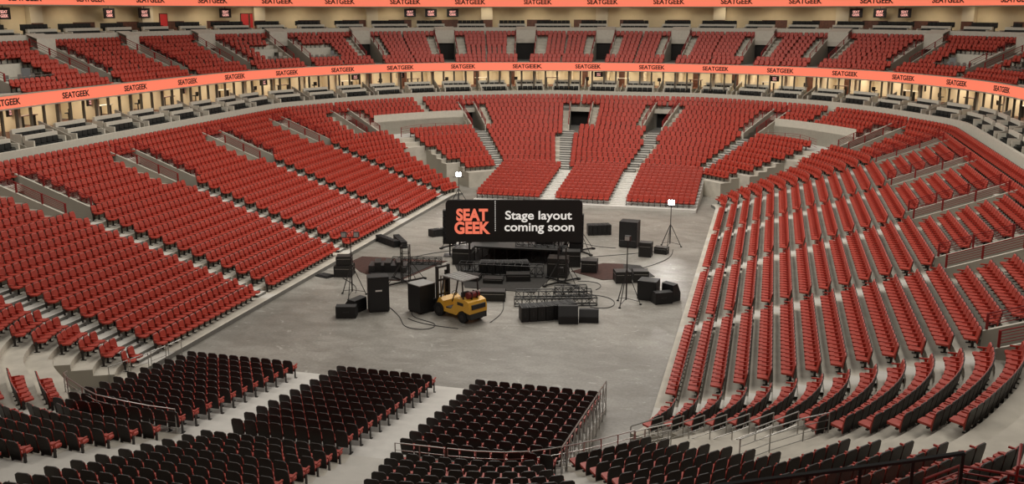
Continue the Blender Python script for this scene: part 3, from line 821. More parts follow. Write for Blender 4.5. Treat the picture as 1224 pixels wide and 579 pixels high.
# dark suite chairs
def suite_chair():
    b = MB(); m = M['seatdark']
    b.box((0, .03, .64), (.52, .09, .50), m, taper=.96); b.box((0, .26, .42), (.48, .42, .12), m)
    for s in (-1, 1): b.box((s * .25, .22, .56), (.05, .34, .05), m)
    b.box((0, .2, .18), (.08, .3, .36), M['dark']); return b
CH.sort(key=lambda c: (Vector(c[0]) - Vector((0, 0, H))).length)
print('SUITE CHAIRS', len(CH))
sc = suite_chair()
pr = None
for pos, rz, g in CH[:300]:
    club = g.startswith('club')
    lab = 'dark upholstered chair on the club level above the upper seats' if club else 'dark upholstered chair behind the pale ledge of the private suites'
    if pr is None: pr = tag(sc.build('suite_chair', loc=pos, rz=rz), lab, 'chair', 'club level chairs' if club else 'suite ledge chairs')
    else: copy_tree(pr, None, lab, pos, rz, 'club level chairs' if club else 'suite ledge chairs')
if len(CH) > 300:
    o = mass('suite_chair', [dict(p=c[0], rz=c[1]) for c in CH[300:]], sc, 'x'); o['label'] = 'dark upholstered chairs on the farthest suite ledges and club level'; o['category'] = 'chair'
# corner platform glass and stools (upper level)
for n, (a, c) in enumerate(CORNER_PF):
    um = (a + c) / 2
    if not in_view(v3(PU(3, um), 12), 10): continue
    nm = ['left edge', 'left corner, left part', 'left corner, right part', 'right corner, left part', 'right corner, right part'][n]
    off = PU(KU(2), um); t = thing('glass_screen', v3(off, fu(1)), 0, 'clear glass screen, standing platform, upper level %s' % nm, 'glass')
    g = MB(); pts = [PU(KU(2) - .3, u) - off for u in crange(a, c, .1)]
    for p, q_ in zip(pts, pts[1:]): g.quad((*p, .05), (*q_, .05), (*q_, 1.0), (*p, 1.0), M['glass'])
    g.build('pane', t); g = MB(); g.poly([Vector((*p, 1.02)) for p in pts], .03, M['steel']); g.build('top_rail', t)
    for j, u in enumerate(crange(a + .05, c - .05, .09)):
        x, y, z, p = facing(PU, KU(3) - .2, u); t = thing('bar_stool', (p[0], p[1], fu(1)), math.atan2(x[1], x[0]), 'grey bar stool behind the glass, upper level %s' % nm, 'stool', 'bar stools at the %s' % nm)
        q = MB(); q.box((0, 0, .72), (.4, .38, .07), M['steel']); q.build('seat', t)
        q = MB(); q.box((0, .18, .95), (.4, .05, .34), M['steel']); q.build('backrest', t)
        for sx in (-1, 1):
            for sy in (-1, 1):
                q = MB(); q.bar((sx * .17, sy * .16, 0), (sx * .15, sy * .14, .7), .02, M['steel']); q.build('leg', t)

# ------------------------------------------------------------------ near railings and glass
def railing(label, pts, h, mat_, bars=3, zbase=0, posts=None, name='metal_railing', r=.02, slope=None, group=None):
    o = np.array(pts[0][:2]); z0 = pts[0][2] if len(pts[0]) > 2 else zbase
    L = [Vector((p[0] - o[0], p[1] - o[1], (p[2] if len(p) > 2 else zbase) - z0)) for p in pts]
    t = thing(name, (o[0], o[1], z0), 0, label, 'railing', group)
    b = MB(); b.poly([p + Vector((0, 0, h)) for p in L], r * 1.3, mat_, 6); b.build('handrail', t)
    b = MB()
    for i in range(1, bars + 1): b.poly([p + Vector((0, 0, h * i / (bars + 1.0))) for p in L], r * .75, mat_)
    if bars: b.build('bars', t)
    for p in (posts if posts else L):
        p = Vector(p); q = MB(); q.bar(p, p + Vector((0, 0, h)), r * 1.1, mat_, 6); q.build('post', t)
    return t
def plz(k, u, z): p = PL(k, u); return (p[0], p[1], z)
railing('steel railing behind the near middle floor block, short piece by the aisle', [plz(3.42, u, 1.4) for u in (12.98, 12.8, 12.62)], 1.05, M['steel'])
railing('steel railing behind the near right floor block, middle piece', [plz(3.42, u, 1.4) for u in (12.6, 12.4, 12.2, 12.02)], 1.05, M['steel'])
railing('steel railing behind the near right floor block, long right piece', [plz(3.42, u, 1.4) for u in (12.0, 11.7, 11.4, 11.1, 10.8, 10.5, 10.2)], 1.05, M['steel'])
railing('steel railing curving in front of the bottom right block', [plz(3.42, u, 1.35) for u in (10.18, 10.0, 9.85, 9.7)], 1.05, M['steel'])
railing('steel railing curving in front of the bottom left block', [(-27.07, 31.3, 1.45), (-25.75, 30.54, 1.45), (-24.69, 30.02, 1.45), (-23.23, 29.75, 1.45), (-22.07, 29.6, 1.45), (-20.9, 29.55, 1.45)], 1.05, M['steel'])
railing('steel railing between the left stair and the curved left edge block', [(-28.4, 32.9, 1.0), (-27.8, 32.0, 1.3), (-27.1, 31.35, 1.45)], 1.05, M['steel'])
for i, ((x0, y0), (x1, y1)) in enumerate([((-28.95, 36.2), (-28.65, 37.2)), ((-28.62, 37.35), (-28.32, 38.3)), ((-28.3, 38.5), (-28.1, 39.4)), ((-28.08, 39.6), (-27.95, 40.5))]):
    railing('small steel hoop rail beside the near left floor block, %s from the left' % onth(i + 1), [(x0, y0, .02), (x1, y1, .02)], .95, M['steel'], 1, r=.018)
# steep side railing of the near right floor block
t = thing('metal_railing', (-6.12, 38.9, 0), 0, 'tall steel railing with crossed bars closing the right side of near floor block', 'railing')
b = MB(); b.poly([(0, 0, 1.55), (0, -9.3, 2.7)], .028, M['steel'], 6); b.poly([(0, 0, .3), (0, -9.3, 1.5)], .02, M['steel']); b.build('handrail', t)
for i in range(13):
    y = -.775 * i; q = MB(); q.bar((0, y, 0), (0, y, 1.55 - y * .1237), .022, M['steel'], 6); q.build('post', t)
    if i < 12:
        q = MB(); q.bar((0, y, .3 - y * .13), (0, y - .775, 1.6 - y * .1237), .014, M['steel']); q.bar((0, y, 1.5 - y * .1237), (0, y - .775, .35 - y * .13), .014, M['steel']); q.build('cross_brace', t)
# stair hoops beside the curved right corner block
for i, k in enumerate(range(1, 8)):
    a, c = PL(k - .1, 9.16), PL(k - .9, 9.42)
    railing('steel stair hoop rail beside the curved right corner block, %s from the floor' % onth(i + 1), [(a[0], a[1], fl(k)), (c[0], c[1], fl(k) - .55)], 1.0, M['steel'], 1, r=.02)
railing('long steel railing climbing the stair between the two bottom right blocks', [plz(8.0, 9.98, fl(8)), plz(7.9, 9.7, fl(8)), plz(7.95, 9.4, fl(8)), plz(8.2, 9.2, fl(8))], 1.05, M['steel'], 3)
# glass balustrade in front of the nearest suite seats, bottom right
ug0, ug1 = 11.36, 12.2
off = PL(20, ug0); t = thing('glass_balustrade', v3(off, 8.0), 0, 'smoked glass balustrade with dark top rail in front of the nearest red chairs', 'railing')
pts = [PL(20, u) - off for u in crange(ug0, ug1 + .3, .1)]
g = MB(); [g.quad((*p, .72), (*q_, .72), (*q_, 1.96), (*p, 1.96), M['glass']) for p, q_ in zip(pts, pts[1:])]; g.build('pane', t)
g = MB(); [g.quad((*p, 0), (*q_, 0), (*q_, .72), (*p, .72), M['ledge']) for p, q_ in zip(pts, pts[1:])]; g.build('base_wall', t)
g = MB(); g.poly([Vector((*p, 2.0)) for p in pts], .045, M['dark'], 6); g.build('top_rail', t)
for u in arclen_us(PL, 20, ug0, ug1 + .3, .95):
    p = PL(20, u) - off; q = MB(); q.box((p[0], p[1], 1.0), (.05, .05, 2.0), M['dark']); q.build('post', t)
for j, u in enumerate(arclen_us(PL, 20.9, ug0 + .02, ug1 + .3, .66)):
    x, y, z, p = facing(PL, 20.9, u); t = thing('lounge_chair', (p[0], p[1], 8.75), math.atan2(x[1], x[0]) + math.pi, 'dark red padded chair behind the glass at bottom right, %s from the right' % onth(j + 1), 'chair')
    q = MB(); q.box((0, .03, .78), (.56, .1, .66), M['red'], taper=.93); q.build('backrest', t)
    q = MB(); q.box((0, .3, .45), (.54, .5, .14), M['red']); q.build('seat', t)
    for s in (-1, 1): q = MB(); q.box((s * .3, .25, .62), (.06, .45, .06), M['red']); q.build('armrest', t)
    q = MB(); q.box((0, .25, .19), (.3, .3, .38), M['dark']); q.build('leg', t)
railing('red railing on the concrete walkway at the bottom right corner', [(3.75, 21.2, 6.4), (4.62, 22.11, 6.4), (5.6, 21.95, 6.4), (6.2, 21.8, 6.4)], .6, M['redrail'], 3, name='walkway_railing', r=.025)
railing('upright red railing at the right edge of the bottom corner walkway', [(5.75, 21.9, 6.2), (6.1, 23.2, 6.2)], 1.0, M['redrail'], 4, name='walkway_railing', r=.03)

# ------------------------------------------------------------------ things on the arena floor
def speaker(name, x, y, w_, d, h, rz, label, cat='speaker', badge=False, top=True):
    t = thing(name, (x, y, 0), rz, label, cat)
    q = MB(); q.box((0, 0, h / 2 + .03), (w_, d, h - .06), M['box']); q.box((0, 0, .03), (w_ * .9, d * .9, .06), M['dark']); q.build('cabinet', t)
    q = MB(); q.box((0, -d / 2 - .012, h / 2), (w_ * .9, .02, h * .88), M['grille']); q.build('grille', t)
    q = MB(); 
    for s in (-1, 1): q.box((s * (w_ / 2 + .012), 0, h * .62), (.02, d * .35, .12), M['dark'])
    q.build('handle', t)
    if badge: q = MB(); q.box((0, -d / 2 - .028, h * .62), (w_ * .32, .01, h * .045), M['white']); q.build('badge', t)
    return t
def wedge(x, y, w_, d, h, rz, label, tilt=0):
    t = thing('stage_monitor', (x, y, 0), rz, label, 'speaker')
    prof = [(-d / 2, 0), (d / 2, 0), (d / 2, h * .45), (d * .05, h), (-d / 2, h * .95)]
    q = MB(); T = Matrix(((0, 0, 1, 0), (1, 0, 0, 0), (0, 1, 0, 0), (0, 0, 0, 1)))
    q.prism(prof, -w_ / 2, w_ / 2, M['box'], T); q.build('cabinet', t)
    q = MB(); a = Vector((0, d / 2, h * .45)); c = Vector((0, d * .05, h)); n = Vector((0, .6, .5)).normalized() * .015
    hw = w_ * .45; a2 = a.lerp(c, .08); c2 = a.lerp(c, .92)
    q.quad(Vector((-hw, 0, 0)) + a2 + n, Vector((hw, 0, 0)) + a2 + n, Vector((hw, 0, 0)) + c2 + n, Vector((-hw, 0, 0)) + c2 + n, M['grille']); q.build('grille', t)
    q = MB(); q.box((0, -d / 2 - .01, h * .5), (w_ * .3, .02, .1), M['dark']); q.build('handle', t)
    return t
def case(x, y, w_, d, h, rz, label, z=0, lid=True, name='road_case'):
    t = thing(name, (x, y, z), rz, label, 'case')
    q = MB(); q.box((0, 0, h * .36), (w_, d, h * .72), M['case']); q.build('body', t)
    q = MB(); q.box((0, 0, h * .86), (w_ * 1.01, d * 1.01, h * .28), M['case']); q.box((0, 0, h * .72), (w_ * 1.03, d * 1.03, .03), M['steel']); q.build('lid', t)
    for sx in (-1, 1):
        for sy in (-1, 1):
            q = MB(); q.box((sx * w_ / 2, sy * d / 2, h / 2), (.06, .06, h), M['dark']); q.build('corner_guard', t)
    q = MB(); q.box((0, -d / 2 - .02, h * .5), (w_ * .25, .03, .1), M['dark']); q.build('handle', t)
    return t
R_ = math.radians
speaker('loudspeaker', -21.45, 50.5, 1.2, .85, 2.1, R_(28), 'tall black loudspeaker with white badge standing left of the forklift', badge=True)
wedge(-22.75, 48.95, 1.15, .85, .72, R_(15), 'black stage monitor lying in front, left of the tall loudspeaker')
wedge(-22.75, 50.1, 1.1, .85, .8, R_(75), 'black stage monitor tipped up against another, left of the tall loudspeaker')
case(-26.6, 57.1, 1.15, .95, .75, R_(12), 'lower charcoal road case of the stacked pair by the left seats')
case(-26.6, 57.15, .95, .8, .6, R_(18), 'upper charcoal road case of the stacked pair by the left seats', z=.76)
q = MB(); q.box((0, 0, .04), (1.1, .8, .08), M['dark']); q.box((0, 0, .1), (.9, .6, .04), M['rug2']); tag(q.build('flat_case', loc=(-27.75, 56.6, 0), rz=R_(-20)), 'flat black equipment lid on the floor by the left seats', 'lid')
case(-11.1, 62.2, 1.0, .9, .85, R_(5), 'charcoal road case sitting on the left end of the right maroon rug')
case(-8.6, 60.3, 1.0, .9, .75, R_(20), 'left one of two charcoal cases behind the right tripod')
case(-7.5, 60.7, .95, .8, .75, R_(14), 'right one of two charcoal cases behind the right tripod')
speaker('loudspeaker', -6.5, 56.9, 1.15, 1.0, 1.2, R_(-8), 'square black loudspeaker on the floor beside the right tripod', badge=False)
wedge(-5.65, 56.3, 1.1, .8, .75, R_(30), 'black stage monitor lying right of the square loudspeaker')
wedge(-5.15, 57.0, .9, .7, 1.1, R_(-35), 'black stage monitor tipped on end right of the square loudspeaker')
speaker('loudspeaker', -9.55, 70.1, 1.35, 1.1, 1.95, R_(-5), 'big black loudspeaker right of the sign, near the far seats')
case(-8.0, 67.4, .85, .7, 1.05, R_(-3), 'small upright amplifier case beside the lit right tripod')
case(-7.0, 68.5, .9, .55, .5, R_(-12), 'low charcoal case at the foot of the lit right tripod')
wedge(-10.3, 51.15, 1.1, .8, .95, R_(195), 'black stage monitor in front of the truss, left one of two')
wedge(-9.2, 51.6, 1.1, .7, .7, R_(190), 'black stage monitor in front of the truss, right one of two')
# curved line array lying on the floor
def line_array(x, y, n, w_, seg, h, rz, bend, label, z=0):
    t = thing('line_array', (x, y, z), rz, label, 'speaker'); p = Vector((0, 0, 0)); a = 0
    for i in range(n):
        q = MB(); c = p + Vector((math.cos(a), math.sin(a), 0)) * seg / 2
        q.box((c[0], c[1], h / 2), (seg * .96, w_, h), M['box'], rz=a); q.box((c[0], c[1], h + .01), (seg * .5, w_ * .7, .02), M['grille'], rz=a); q.build('speaker_module', t)
        q = MB(); q.box((c[0], c[1], h * .5), (seg * .2, w_ * 1.06, h * .3), M['dark'], rz=a); q.build('link_plate', t)
        p += Vector((math.cos(a), math.sin(a), 0)) * seg; a += bend
    return t
line_array(-13.0, 50.8, 7, .9, .46, .85, R_(24), R_(2.5), 'long black line array lying on the floor in front of the truss')
line_array(-24.9, 69.3, 4, .7, .42, .55, R_(52), R_(-14), 'bent black line array lying left of the sign')
line_array(-13.3, 73.2, 5, .9, .36, .8, R_(18), R_(2), 'black line array lying right of the sign')
line_array(-28.3, 67.0, 6, .45, .46, .5, R_(-38), 0, 'left one of two long black arrays near the left seats')
line_array(-27.0, 67.4, 6, .45, .46, .5, R_(-56), 0, 'right one of two long black arrays near the left seats')
line_array(-18.2, 60.2, 6, 1.0, .55, .7, R_(8), R_(3), 'dark line array lying on the stage carpet under the sign', z=.06)
def array_stack(x, y, z0, n, rz, label):
    t = thing('line_array', (x, y, 0), rz, label, 'speaker')
    for i in range(n):
        q = MB(); q.box((0, .03 * i * i * .3, z0 + .2 + i * .4), (.95, .55, .37), M['box']); q.box((0, -.29 + .009 * i * i, z0 + .2 + i * .4), (.85, .02, .3), M['grille']); q.build('speaker_module', t)
    q = MB(); q.bar((0, 0, 0), (0, 0, z0), .06, M['dark'], 8); q.box((0, 0, .03), (.9, .9, .06), M['dark']); q.build('stand', t)
array_stack(-21.55, 64.0, .9, 6, R_(14), 'upright black line array stack showing past the left edge of the sign')
array_stack(-12.55, 64.9, .9, 6, R_(6), 'upright black line array stack showing past the right edge of the sign')
# carpets
def flat(name, pts, mat_, label, cat, h=.03, z=0):
    o = pts[0]; q = MB(); q.prism([(x - o[0], y - o[1]) for x, y in pts][::(1)], 0, h, mat_)
    return tag(q.build(name, loc=(o[0], o[1], z)), label, cat)
flat('stage_carpet', [(-18.0, 56.3), (-13.5, 56.3), (-13.2, 60.0), (-12.6, 67.9), (-19.4, 68.2), (-21.6, 64.2)], M['carpet'], 'black carpet spread under the stage parts below the sign', 'carpet')
flat('rug', [(-27.7, 60.3), (-26.0, 58.2), (-23.75, 56.6), (-22.6, 56.7), (-21.2, 62.4), (-24.8, 62.2), (-27.5, 62.1)], M['rug'], 'maroon rug folded on the floor near the left seats', 'rug')
flat('rug', [(-25.2, 57.9), (-23.75, 56.65), (-22.7, 56.8), (-21.6, 61.8), (-23.5, 61.5)], M['rug2'], 'black rug lying over the left maroon rug', 'rug', z=.035)
flat('rug', [(-12.3, 61.9), (-9.9, 60.3), (-8.6, 60.95), (-9.2, 64.75), (-10.6, 64.6)], M['rug'], 'maroon rug at the right, under a charcoal case', 'rug')
flat('rug', [(-8.6, 60.95), (-6.7, 62.0), (-8.0, 64.6), (-9.2, 64.75)], M['rug2'], 'dark grey rug lying beside the right maroon rug', 'rug')
q = MB()
for i in range(7): q.box((.35 * i, .05 * (i % 3), .25 + .1 * (i % 2)), (.42, 1.3 - .1 * (i % 2), .5 + .2 * (i % 2)), M['case' if i % 2 else 'dark'], rz=.1 * (i % 3))
tag(q.build('equipment_stack', loc=(-25.2, 58.6, .03), rz=R_(15)), 'low stack of black equipment boxes on the left maroon rug', 'equipment')
# truss
def truss(L, s, label, x, y, z, rz, n=None, name='truss'):
    t = thing(name, (x, y, z), rz, label, 'truss'); n = n or int(L / s)
    q = MB()
    for yy in (-s / 2, s / 2):
        for zz in (.04, s): q.bar((0, yy, zz), (L, yy, zz), .035, M['truss'], 6)
    q.build('chord', t)
    q = MB()
    for i in range(n + 1):
        xx = L * i / n
        for yy in (-s / 2, s / 2): q.bar((xx, yy, .04), (xx, yy, s), .024, M['truss'])
        for zz in (.04, s): q.bar((xx, -s / 2, zz), (xx, s / 2, zz), .024, M['truss'])
        if i < n:
            x2 = L * (i + 1) / n
            q.bar((xx, -s / 2, .04 if i % 2 else s), (x2, -s / 2, s if i % 2 else .04), .018, M['truss']); q.bar((xx, s / 2, s if i % 2 else .04), (x2, s / 2, .04 if i % 2 else s), .018, M['truss'])
    q.build('lattice', t)
    return t
truss(4.6, .5, 'black truss lying behind the long line array, rear one of two', -14.3, 54.9, 0, R_(16), 10)
truss(4.9, .5, 'black truss lying behind the long line array, front one of two', -14.0, 53.4, 0, R_(17), 11)
truss(1.9, .5, 'short black truss stacked at the right of the truss pair', -11.8, 54.55, .54, R_(17), 4)
truss(3.4, .45, 'black truss lying on the left maroon rug', -24.6, 60.6, .04, R_(12), 8)
# stage platform under the sign
t = thing('stage_platform', (-16.8, 65.5, .03), R_(3), 'low black stage platform with lattice legs below the sign', 'stage')
q = MB(); q.box((0, 0, .95), (6.4, 4.6, .12), M['case']); q.build('deck', t)
q = MB(); q.box((0, 2.0, .48), (6.2, .08, .9), M['carpet']); q.build('skirt', t)
for i in range(8):
    for yy in (-2.2, 0, 2.2):
        xx = -3.1 + i * 6.2 / 7; q = MB(); q.bar((xx, yy, 0), (xx, yy, .9), .035, M['truss'], 6)
        if i < 7: q.bar((xx, yy, .1), (xx + 6.2 / 7, yy, .85), .022, M['truss'])
        q.build('leg', t)
truss(5.4, .8, 'tall black truss standing along the back of the stage platform', -18.8, 66.6, 1.07, R_(3), 8)
truss(3.6, .55, 'short black truss on the front edge of the stage platform', -16.6, 63.8, 1.07, R_(6), 8)
case(-19.95, 62.2, 1.3, 1.1, 1.15, R_(5), 'large charcoal case left of the stage platform')
case(-19.1, 65.6, 1.2, 1.0, .85, R_(8), 'charcoal case standing on the left end of the stage platform', z=1.04)
case(-12.9, 60.6, 1.3, 1.1, 1.3, R_(5), 'large charcoal case right of the stage platform')
case(-14.8, 65.2, 1.2, .8, .6, R_(-5), 'low charcoal case on the right half of the stage platform', z=1.04)
# lifting towers
def tower(x, y, rz, h, label, s=.5):
    t = thing('lifting_tower', (x, y, 0), rz, label, 'tower')
    q = MB()
    for a, c in ((-s / 2, -s / 2), (s / 2, -s / 2), (s / 2, s / 2), (-s / 2, s / 2)): q.bar((a, c, .1), (a, c, h), .035, M['truss'], 6)
    n = int(h / .45)
    for i in range(n + 1):
        z = .12 + (h - .15) * i / n
        for (a, c), (d, e) in (((-1, -1), (1, -1)), ((1, -1), (1, 1)), ((1, 1), (-1, 1)), ((-1, 1), (-1, -1))): q.bar((a * s / 2, c * s / 2, z), (d * s / 2, e * s / 2, z), .022, M['truss'])
    q.build('mast', t)
    for i in range(4):
        a = math.pi / 2 * i + math.pi / 4; q = MB(); q.bar((0, 0, .12), (math.cos(a) * 1.45, math.sin(a) * 1.45, .1), .07, M['truss'], 4)
        q.box((math.cos(a) * 1.45, math.sin(a) * 1.45, .06), (.2, .2, .12), M['dark'], rz=a); q.build('outrigger', t)
        q = MB(); q.bar((math.cos(a) * 1.35, math.sin(a) * 1.35, .15), (math.cos(a) * .3, math.sin(a) * .3, 1.5), .022, M['truss']); q.build('brace', t)
    q = MB(); q.box((0, -s / 2 - .12, 1.0), (.25, .2, .3), M['dark']); q.build('winch', t)
    return t
tower(-22.0, 56.4, R_(10), 2.5, 'black truss lifting tower standing on the left maroon rug edge')
tower(-12.3, 58.9, R_(8), 2.4, 'black truss lifting tower right of the stage carpet')
tower(-22.0, 66.9, R_(12), 1.9, 'black truss lifting tower behind the sign, left one')
tower(-12.9, 67.4, R_(5), 1.9, 'black truss lifting tower behind the sign, right one')
# tripods with floodlights
def tripod(x, y, h, rz, label, lit=False, head=0):
    t = thing('tripod_floodlight', (x, y, 0), rz, label, 'floodlight'); q = MB()
    q.bar((0, 0, .35), (0, 0, h), .03, M['dark'], 8); q.bar((0, 0, .3), (0, 0, h * .55), .045, M['dark'], 8); q.build('pole', t)
    for i in range(3):
        a = 2 * math.pi * i / 3 + .4; q = MB(); q.bar((math.cos(a) * .06, math.sin(a) * .06, h * .52), (math.cos(a) * .85, math.sin(a) * .85, .04), .03, M['dark'])
        q.bar((0, 0, .4), (math.cos(a) * .78, math.sin(a) * .78, .2), .02, M['dark']); q.box((math.cos(a) * .87, math.sin(a) * .87, .03), (.12, .12, .06), M['tire']); q.build('leg', t)
    q = MB(); q.bar((-.5, 0, h - .06), (.5, 0, h - .06), .03, M['dark']); q.build('crossbar', t)
    if lit:
        q = MB(); q.box((0, .05, h + .2), (.5, .2, .4), M['dark']); q.build('lamp_housing', t)
        q = MB(); q.box((0, -.07, h + .2), (.42, .04, .32), M['lamp']); q.build('lamp_face', t)
    else:
        for s in (-.38, .38) if head == 0 else (0,):
            q = MB(); q.box((s, 0, h + .12), (.34, .22, .3), M['dark']); q.build('lamp_housing', t)
            q = MB(); q.box((s, -.13, h + .12), (.28, .03, .24), M['lampoff']); q.build('lamp_face', t)
    return t
tripod(-24.13, 52.8, 3.75, R_(15), 'unlit floodlight on black tripod at the left, by the maroon rug')
tripod(-7.63, 55.3, 3.95, R_(-10), 'unlit floodlight on black tripod in front of the big cases at right', head=1)
tripod(-6.6, 70.5, 3.2, R_(-2), 'lit floodlight on tall black tripod near the far right seats', lit=True)
tripod(-26.9, 82.6, 2.5, R_(15), 'lit floodlight on tripod in the far left corner of floor', lit=True)
# lights that belong to the lit floodlights
for x, y, z in ((-6.6, 70.3, 3.45), (-26.85, 82.4, 2.75)):
    l = bpy.data.lights.new('floodlight_beam', 'SPOT'); l.energy = 450; l.spot_size = R_(120); l.spot_blend = .6; l.color = (1, .97, .92); l.shadow_soft_size = .15
    o = bpy.data.objects.new('floodlight_beam', l); COL.objects.link(o); o.location = (x, y, z)
    o.rotation_euler = (Vector((CX + 2, 55, 0)) - Vector((x, y, z))).to_track_quat('-Z', 'Y').to_euler()

# cabinet carried by the forklift
t = thing('equipment_cabinet', (-18.95, 51.0, 0), R_(59), 'tall black equipment cabinet standing in front of the forklift mast', 'cabinet')
q = MB(); q.box((0, 0, .88), (1.15, 1.1, 1.6), M['box']); q.build('body', t)
q = MB(); q.box((0, 0, 1.7), (1.18, 1.13, .05), M['roof']); q.build('top', t)
for s in (-1, 1):
    q = MB(); q.box((s * .28, .56, .9), (.5, .03, 1.45), M['grille']); q.build('door', t)
    for s2 in (-1, 1): q = MB(); q.box((s * .48, s2 * .42, .05), (.14, .1, .1), M['tire']); q.build('caster', t)
# forklift: local +x is forward
fk = thing('forklift', (-16.5, 50.5, 0), R_(149), 'yellow forklift with grey roof guard and red gas tank', 'forklift')
T = Matrix(((1, 0, 0, 0), (0, 0, -1, 0), (0, 1, 0, 0), (0, 0, 0, 1)))
q = MB()
body = [(-1.62, .62), (-1.62, .98), (-1.52, 1.28), (-1.2, 1.38), (-.35, 1.30), (-.30, .98), (-.05, .62), (.55, .55), (.62, .95), (.95, 1.12), (1.02, 1.04), (1.22, .72), (1.22, .5), (.95, .42), (.6, .36), (-.5, .36), (-.75, .62), (-1.0, .72), (-1.25, .66)]
q.prism(body[::-1], -.66, .66, M['yellow'], T); q.build('body', fk)
q = MB(); q.prism([(-1.66, .3), (-1.66, .62), (-1.25, .66), (-1.35, .3)], -.6, .6, M['dark'], T)
q.box((-1.64, 0, 1.0), (.08, 1.0, .26), M['dark']); q.box((-.85, -.665, 1.08), (.5, .02, .17), M['dark']); q.box((-.85, .665, 1.08), (.5, .02, .17), M['dark']); q.build('counterweight', fk)
q = MB(); q.box((0, 0, .60), (.9, 1.2, .1), M['dark']); q.build('floor_plate', fk)
q = MB(); q.box((-.28, 0, .98), (.5, .5, .14), M['tire']); q.box((-.52, 0, 1.3), (.14, .5, .6), M['tire']); q.build('driver_seat', fk)
q = MB(); q.bar((.6, 0, .8), (.38, 0, 1.35), .035, M['dark'], 6); 
for i in range(12):
    a, c = 2 * math.pi * i / 12, 2 * math.pi * (i + 1) / 12; q.bar((.38 + .06 * math.cos(a), .2 * math.sin(a), 1.36 + .1 * math.cos(a)), (.38 + .06 * math.cos(c), .2 * math.sin(c), 1.36 + .1 * math.cos(c)), .02, M['dark'])
q.build('steering_wheel', fk)
q = MB(); q.box((-.15, 0, 2.42), (1.75, 1.25, .06), M['roof'])
for i in range(7): q.box((-.9 + .25 * i, 0, 2.46), (.05, 1.2, .04), M['steel'])
q.build('roof_guard', fk)
for s in (-1, 1):
    q = MB(); q.bar((.95, s * .56, 1.0), (.62, s * .56, 2.4), .045, M['dark'], 4); q.build('guard_post', fk)
    q = MB(); q.bar((-1.0, s * .56, 1.3), (-.92, s * .56, 2.4), .045, M['dark'], 4); q.build('guard_post', fk)
ms = MB()
for s in (-1, 1):
    ms.box((1.42, s * .42, 1.45), (.16, .13, 2.7), M['dark']); ms.box((1.52, s * .3, 1.3), (.1, .09, 2.3), M['dark'])
for z in (.35, 1.1, 1.95, 2.72): ms.box((1.42, 0, z), (.1, .9, .1), M['dark'])
ms.bar((1.45, -.12, .4), (1.45, -.12, 2.2), .05, M['steel'], 6); ms.bar((1.45, .12, .4), (1.45, .12, 2.2), .05, M['steel'], 6)
ms.build('mast', fk)
q = MB(); 
for z in (.35, .8): q.box((1.62, 0, z), (.06, 1.1, .12), M['dark'])
q.build('carriage', fk)
for s in (-1, 1): q = MB(); q.box((1.66, s * .32, .45), (.05, .12, .8), M['dark']); q.box((1.75, s * .32, .07), (.2, .12, .05), M['dark']); q.build('fork', fk)
def wheel(x, y, r, w_, nm):
    q = MB(); n = 20; q.prism([(x + r * math.cos(2 * math.pi * i / n), r + r * math.sin(2 * math.pi * i / n)) for i in range(n)], -y - w_ / 2, -y + w_ / 2, M['tire'], T)
    o = q.build(nm, fk)
    q = MB(); q.prism([(x + r * .5 * math.cos(2 * math.pi * i / n), r + r * .5 * math.sin(2 * math.pi * i / n)) for i in range(n)], -y - w_ / 2 - .012, -y + w_ / 2 + .012, M['dark'], T); q.build('hub', o)
for s in (-1, 1): wheel(.98, s * .6, .40, .28, 'wheel'); wheel(-1.0, s * .56, .33, .24, 'wheel')
q = MB(); n = 12; q.prism([(-1.15 + .19 * math.cos(2 * math.pi * i / n), 1.57 + .19 * math.sin(2 * math.pi * i / n)) for i in range(n)], -.4, .4, M['tank'], T)
q.bar((-1.15, -.4, 1.57), (-1.15, -.5, 1.57), .07, M['steel'], 8); 
for yy in (-.2, .2): q.box((-1.15, yy, 1.56), (.41, .04, .41), M['dark'])
q.build('gas_tank', fk)
# box on casters behind the forklift
case(-15.6, 54.3, 1.5, .8, .6, R_(12), 'black case on the floor just behind the forklift')
case(-12.6, 63.4, 1.2, .9, 1.1, R_(12), 'black case standing upright right of the stage platform front')
for i, (x, y, w_, h) in enumerate([(-18.3, 58.2, 1.4, .35), (-16.6, 58.0, 1.2, .3), (-15.2, 58.9, 1.5, .45)]):
    case(x, y, w_, .8, h, R_(8 * i), 'low dark case on the stage carpet, %s from the left' % onth(i + 1), z=.04)
truss(5.6, .7, 'black truss lying across the stage carpet in front of the platform', -19.4, 59.6, .05, R_(5), 12)

# cables
def cable(pts, label, name='cable'):
    cu = bpy.data.curves.new(name, 'CURVE'); cu.dimensions = '3D'; cu.bevel_depth = .022; cu.bevel_resolution = 1; cu.resolution_u = 6
    sp = cu.splines.new('NURBS'); sp.points.add(len(pts) - 1); sp.use_endpoint_u = True; sp.order_u = 4
    o0 = pts[0]
    for p, (x, y) in zip(sp.points, pts): p.co = (x - o0[0], y - o0[1], .022, 1)
    tmp = bpy.data.objects.new('t', cu); COL.objects.link(tmp); dg = bpy.context.evaluated_depsgraph_get()
    me = bpy.data.meshes.new_from_object(tmp.evaluated_get(dg)); bpy.data.objects.remove(tmp)
    me.materials.clear(); me.materials.append(M['dark'])
    o = bpy.data.objects.new(name, me); COL.objects.link(o); o.location = (o0[0], o0[1], 0)
    return tag(o, label, 'cable')
cable([(-21.0, 51.1), (-20.2, 50.2), (-19.4, 49.0), (-19.0, 48.0), (-18.0, 47.6), (-17.2, 48.0), (-17.3, 49.0), (-18.4, 49.3), (-19.4, 50.0), (-19.6, 51.3)], 'black cable looping on the floor in front of the cabinet')
cable([(-19.2, 49.4), (-18.2, 48.6), (-17.0, 48.5), (-15.9, 48.4)], 'thin black cable running below the forklift')
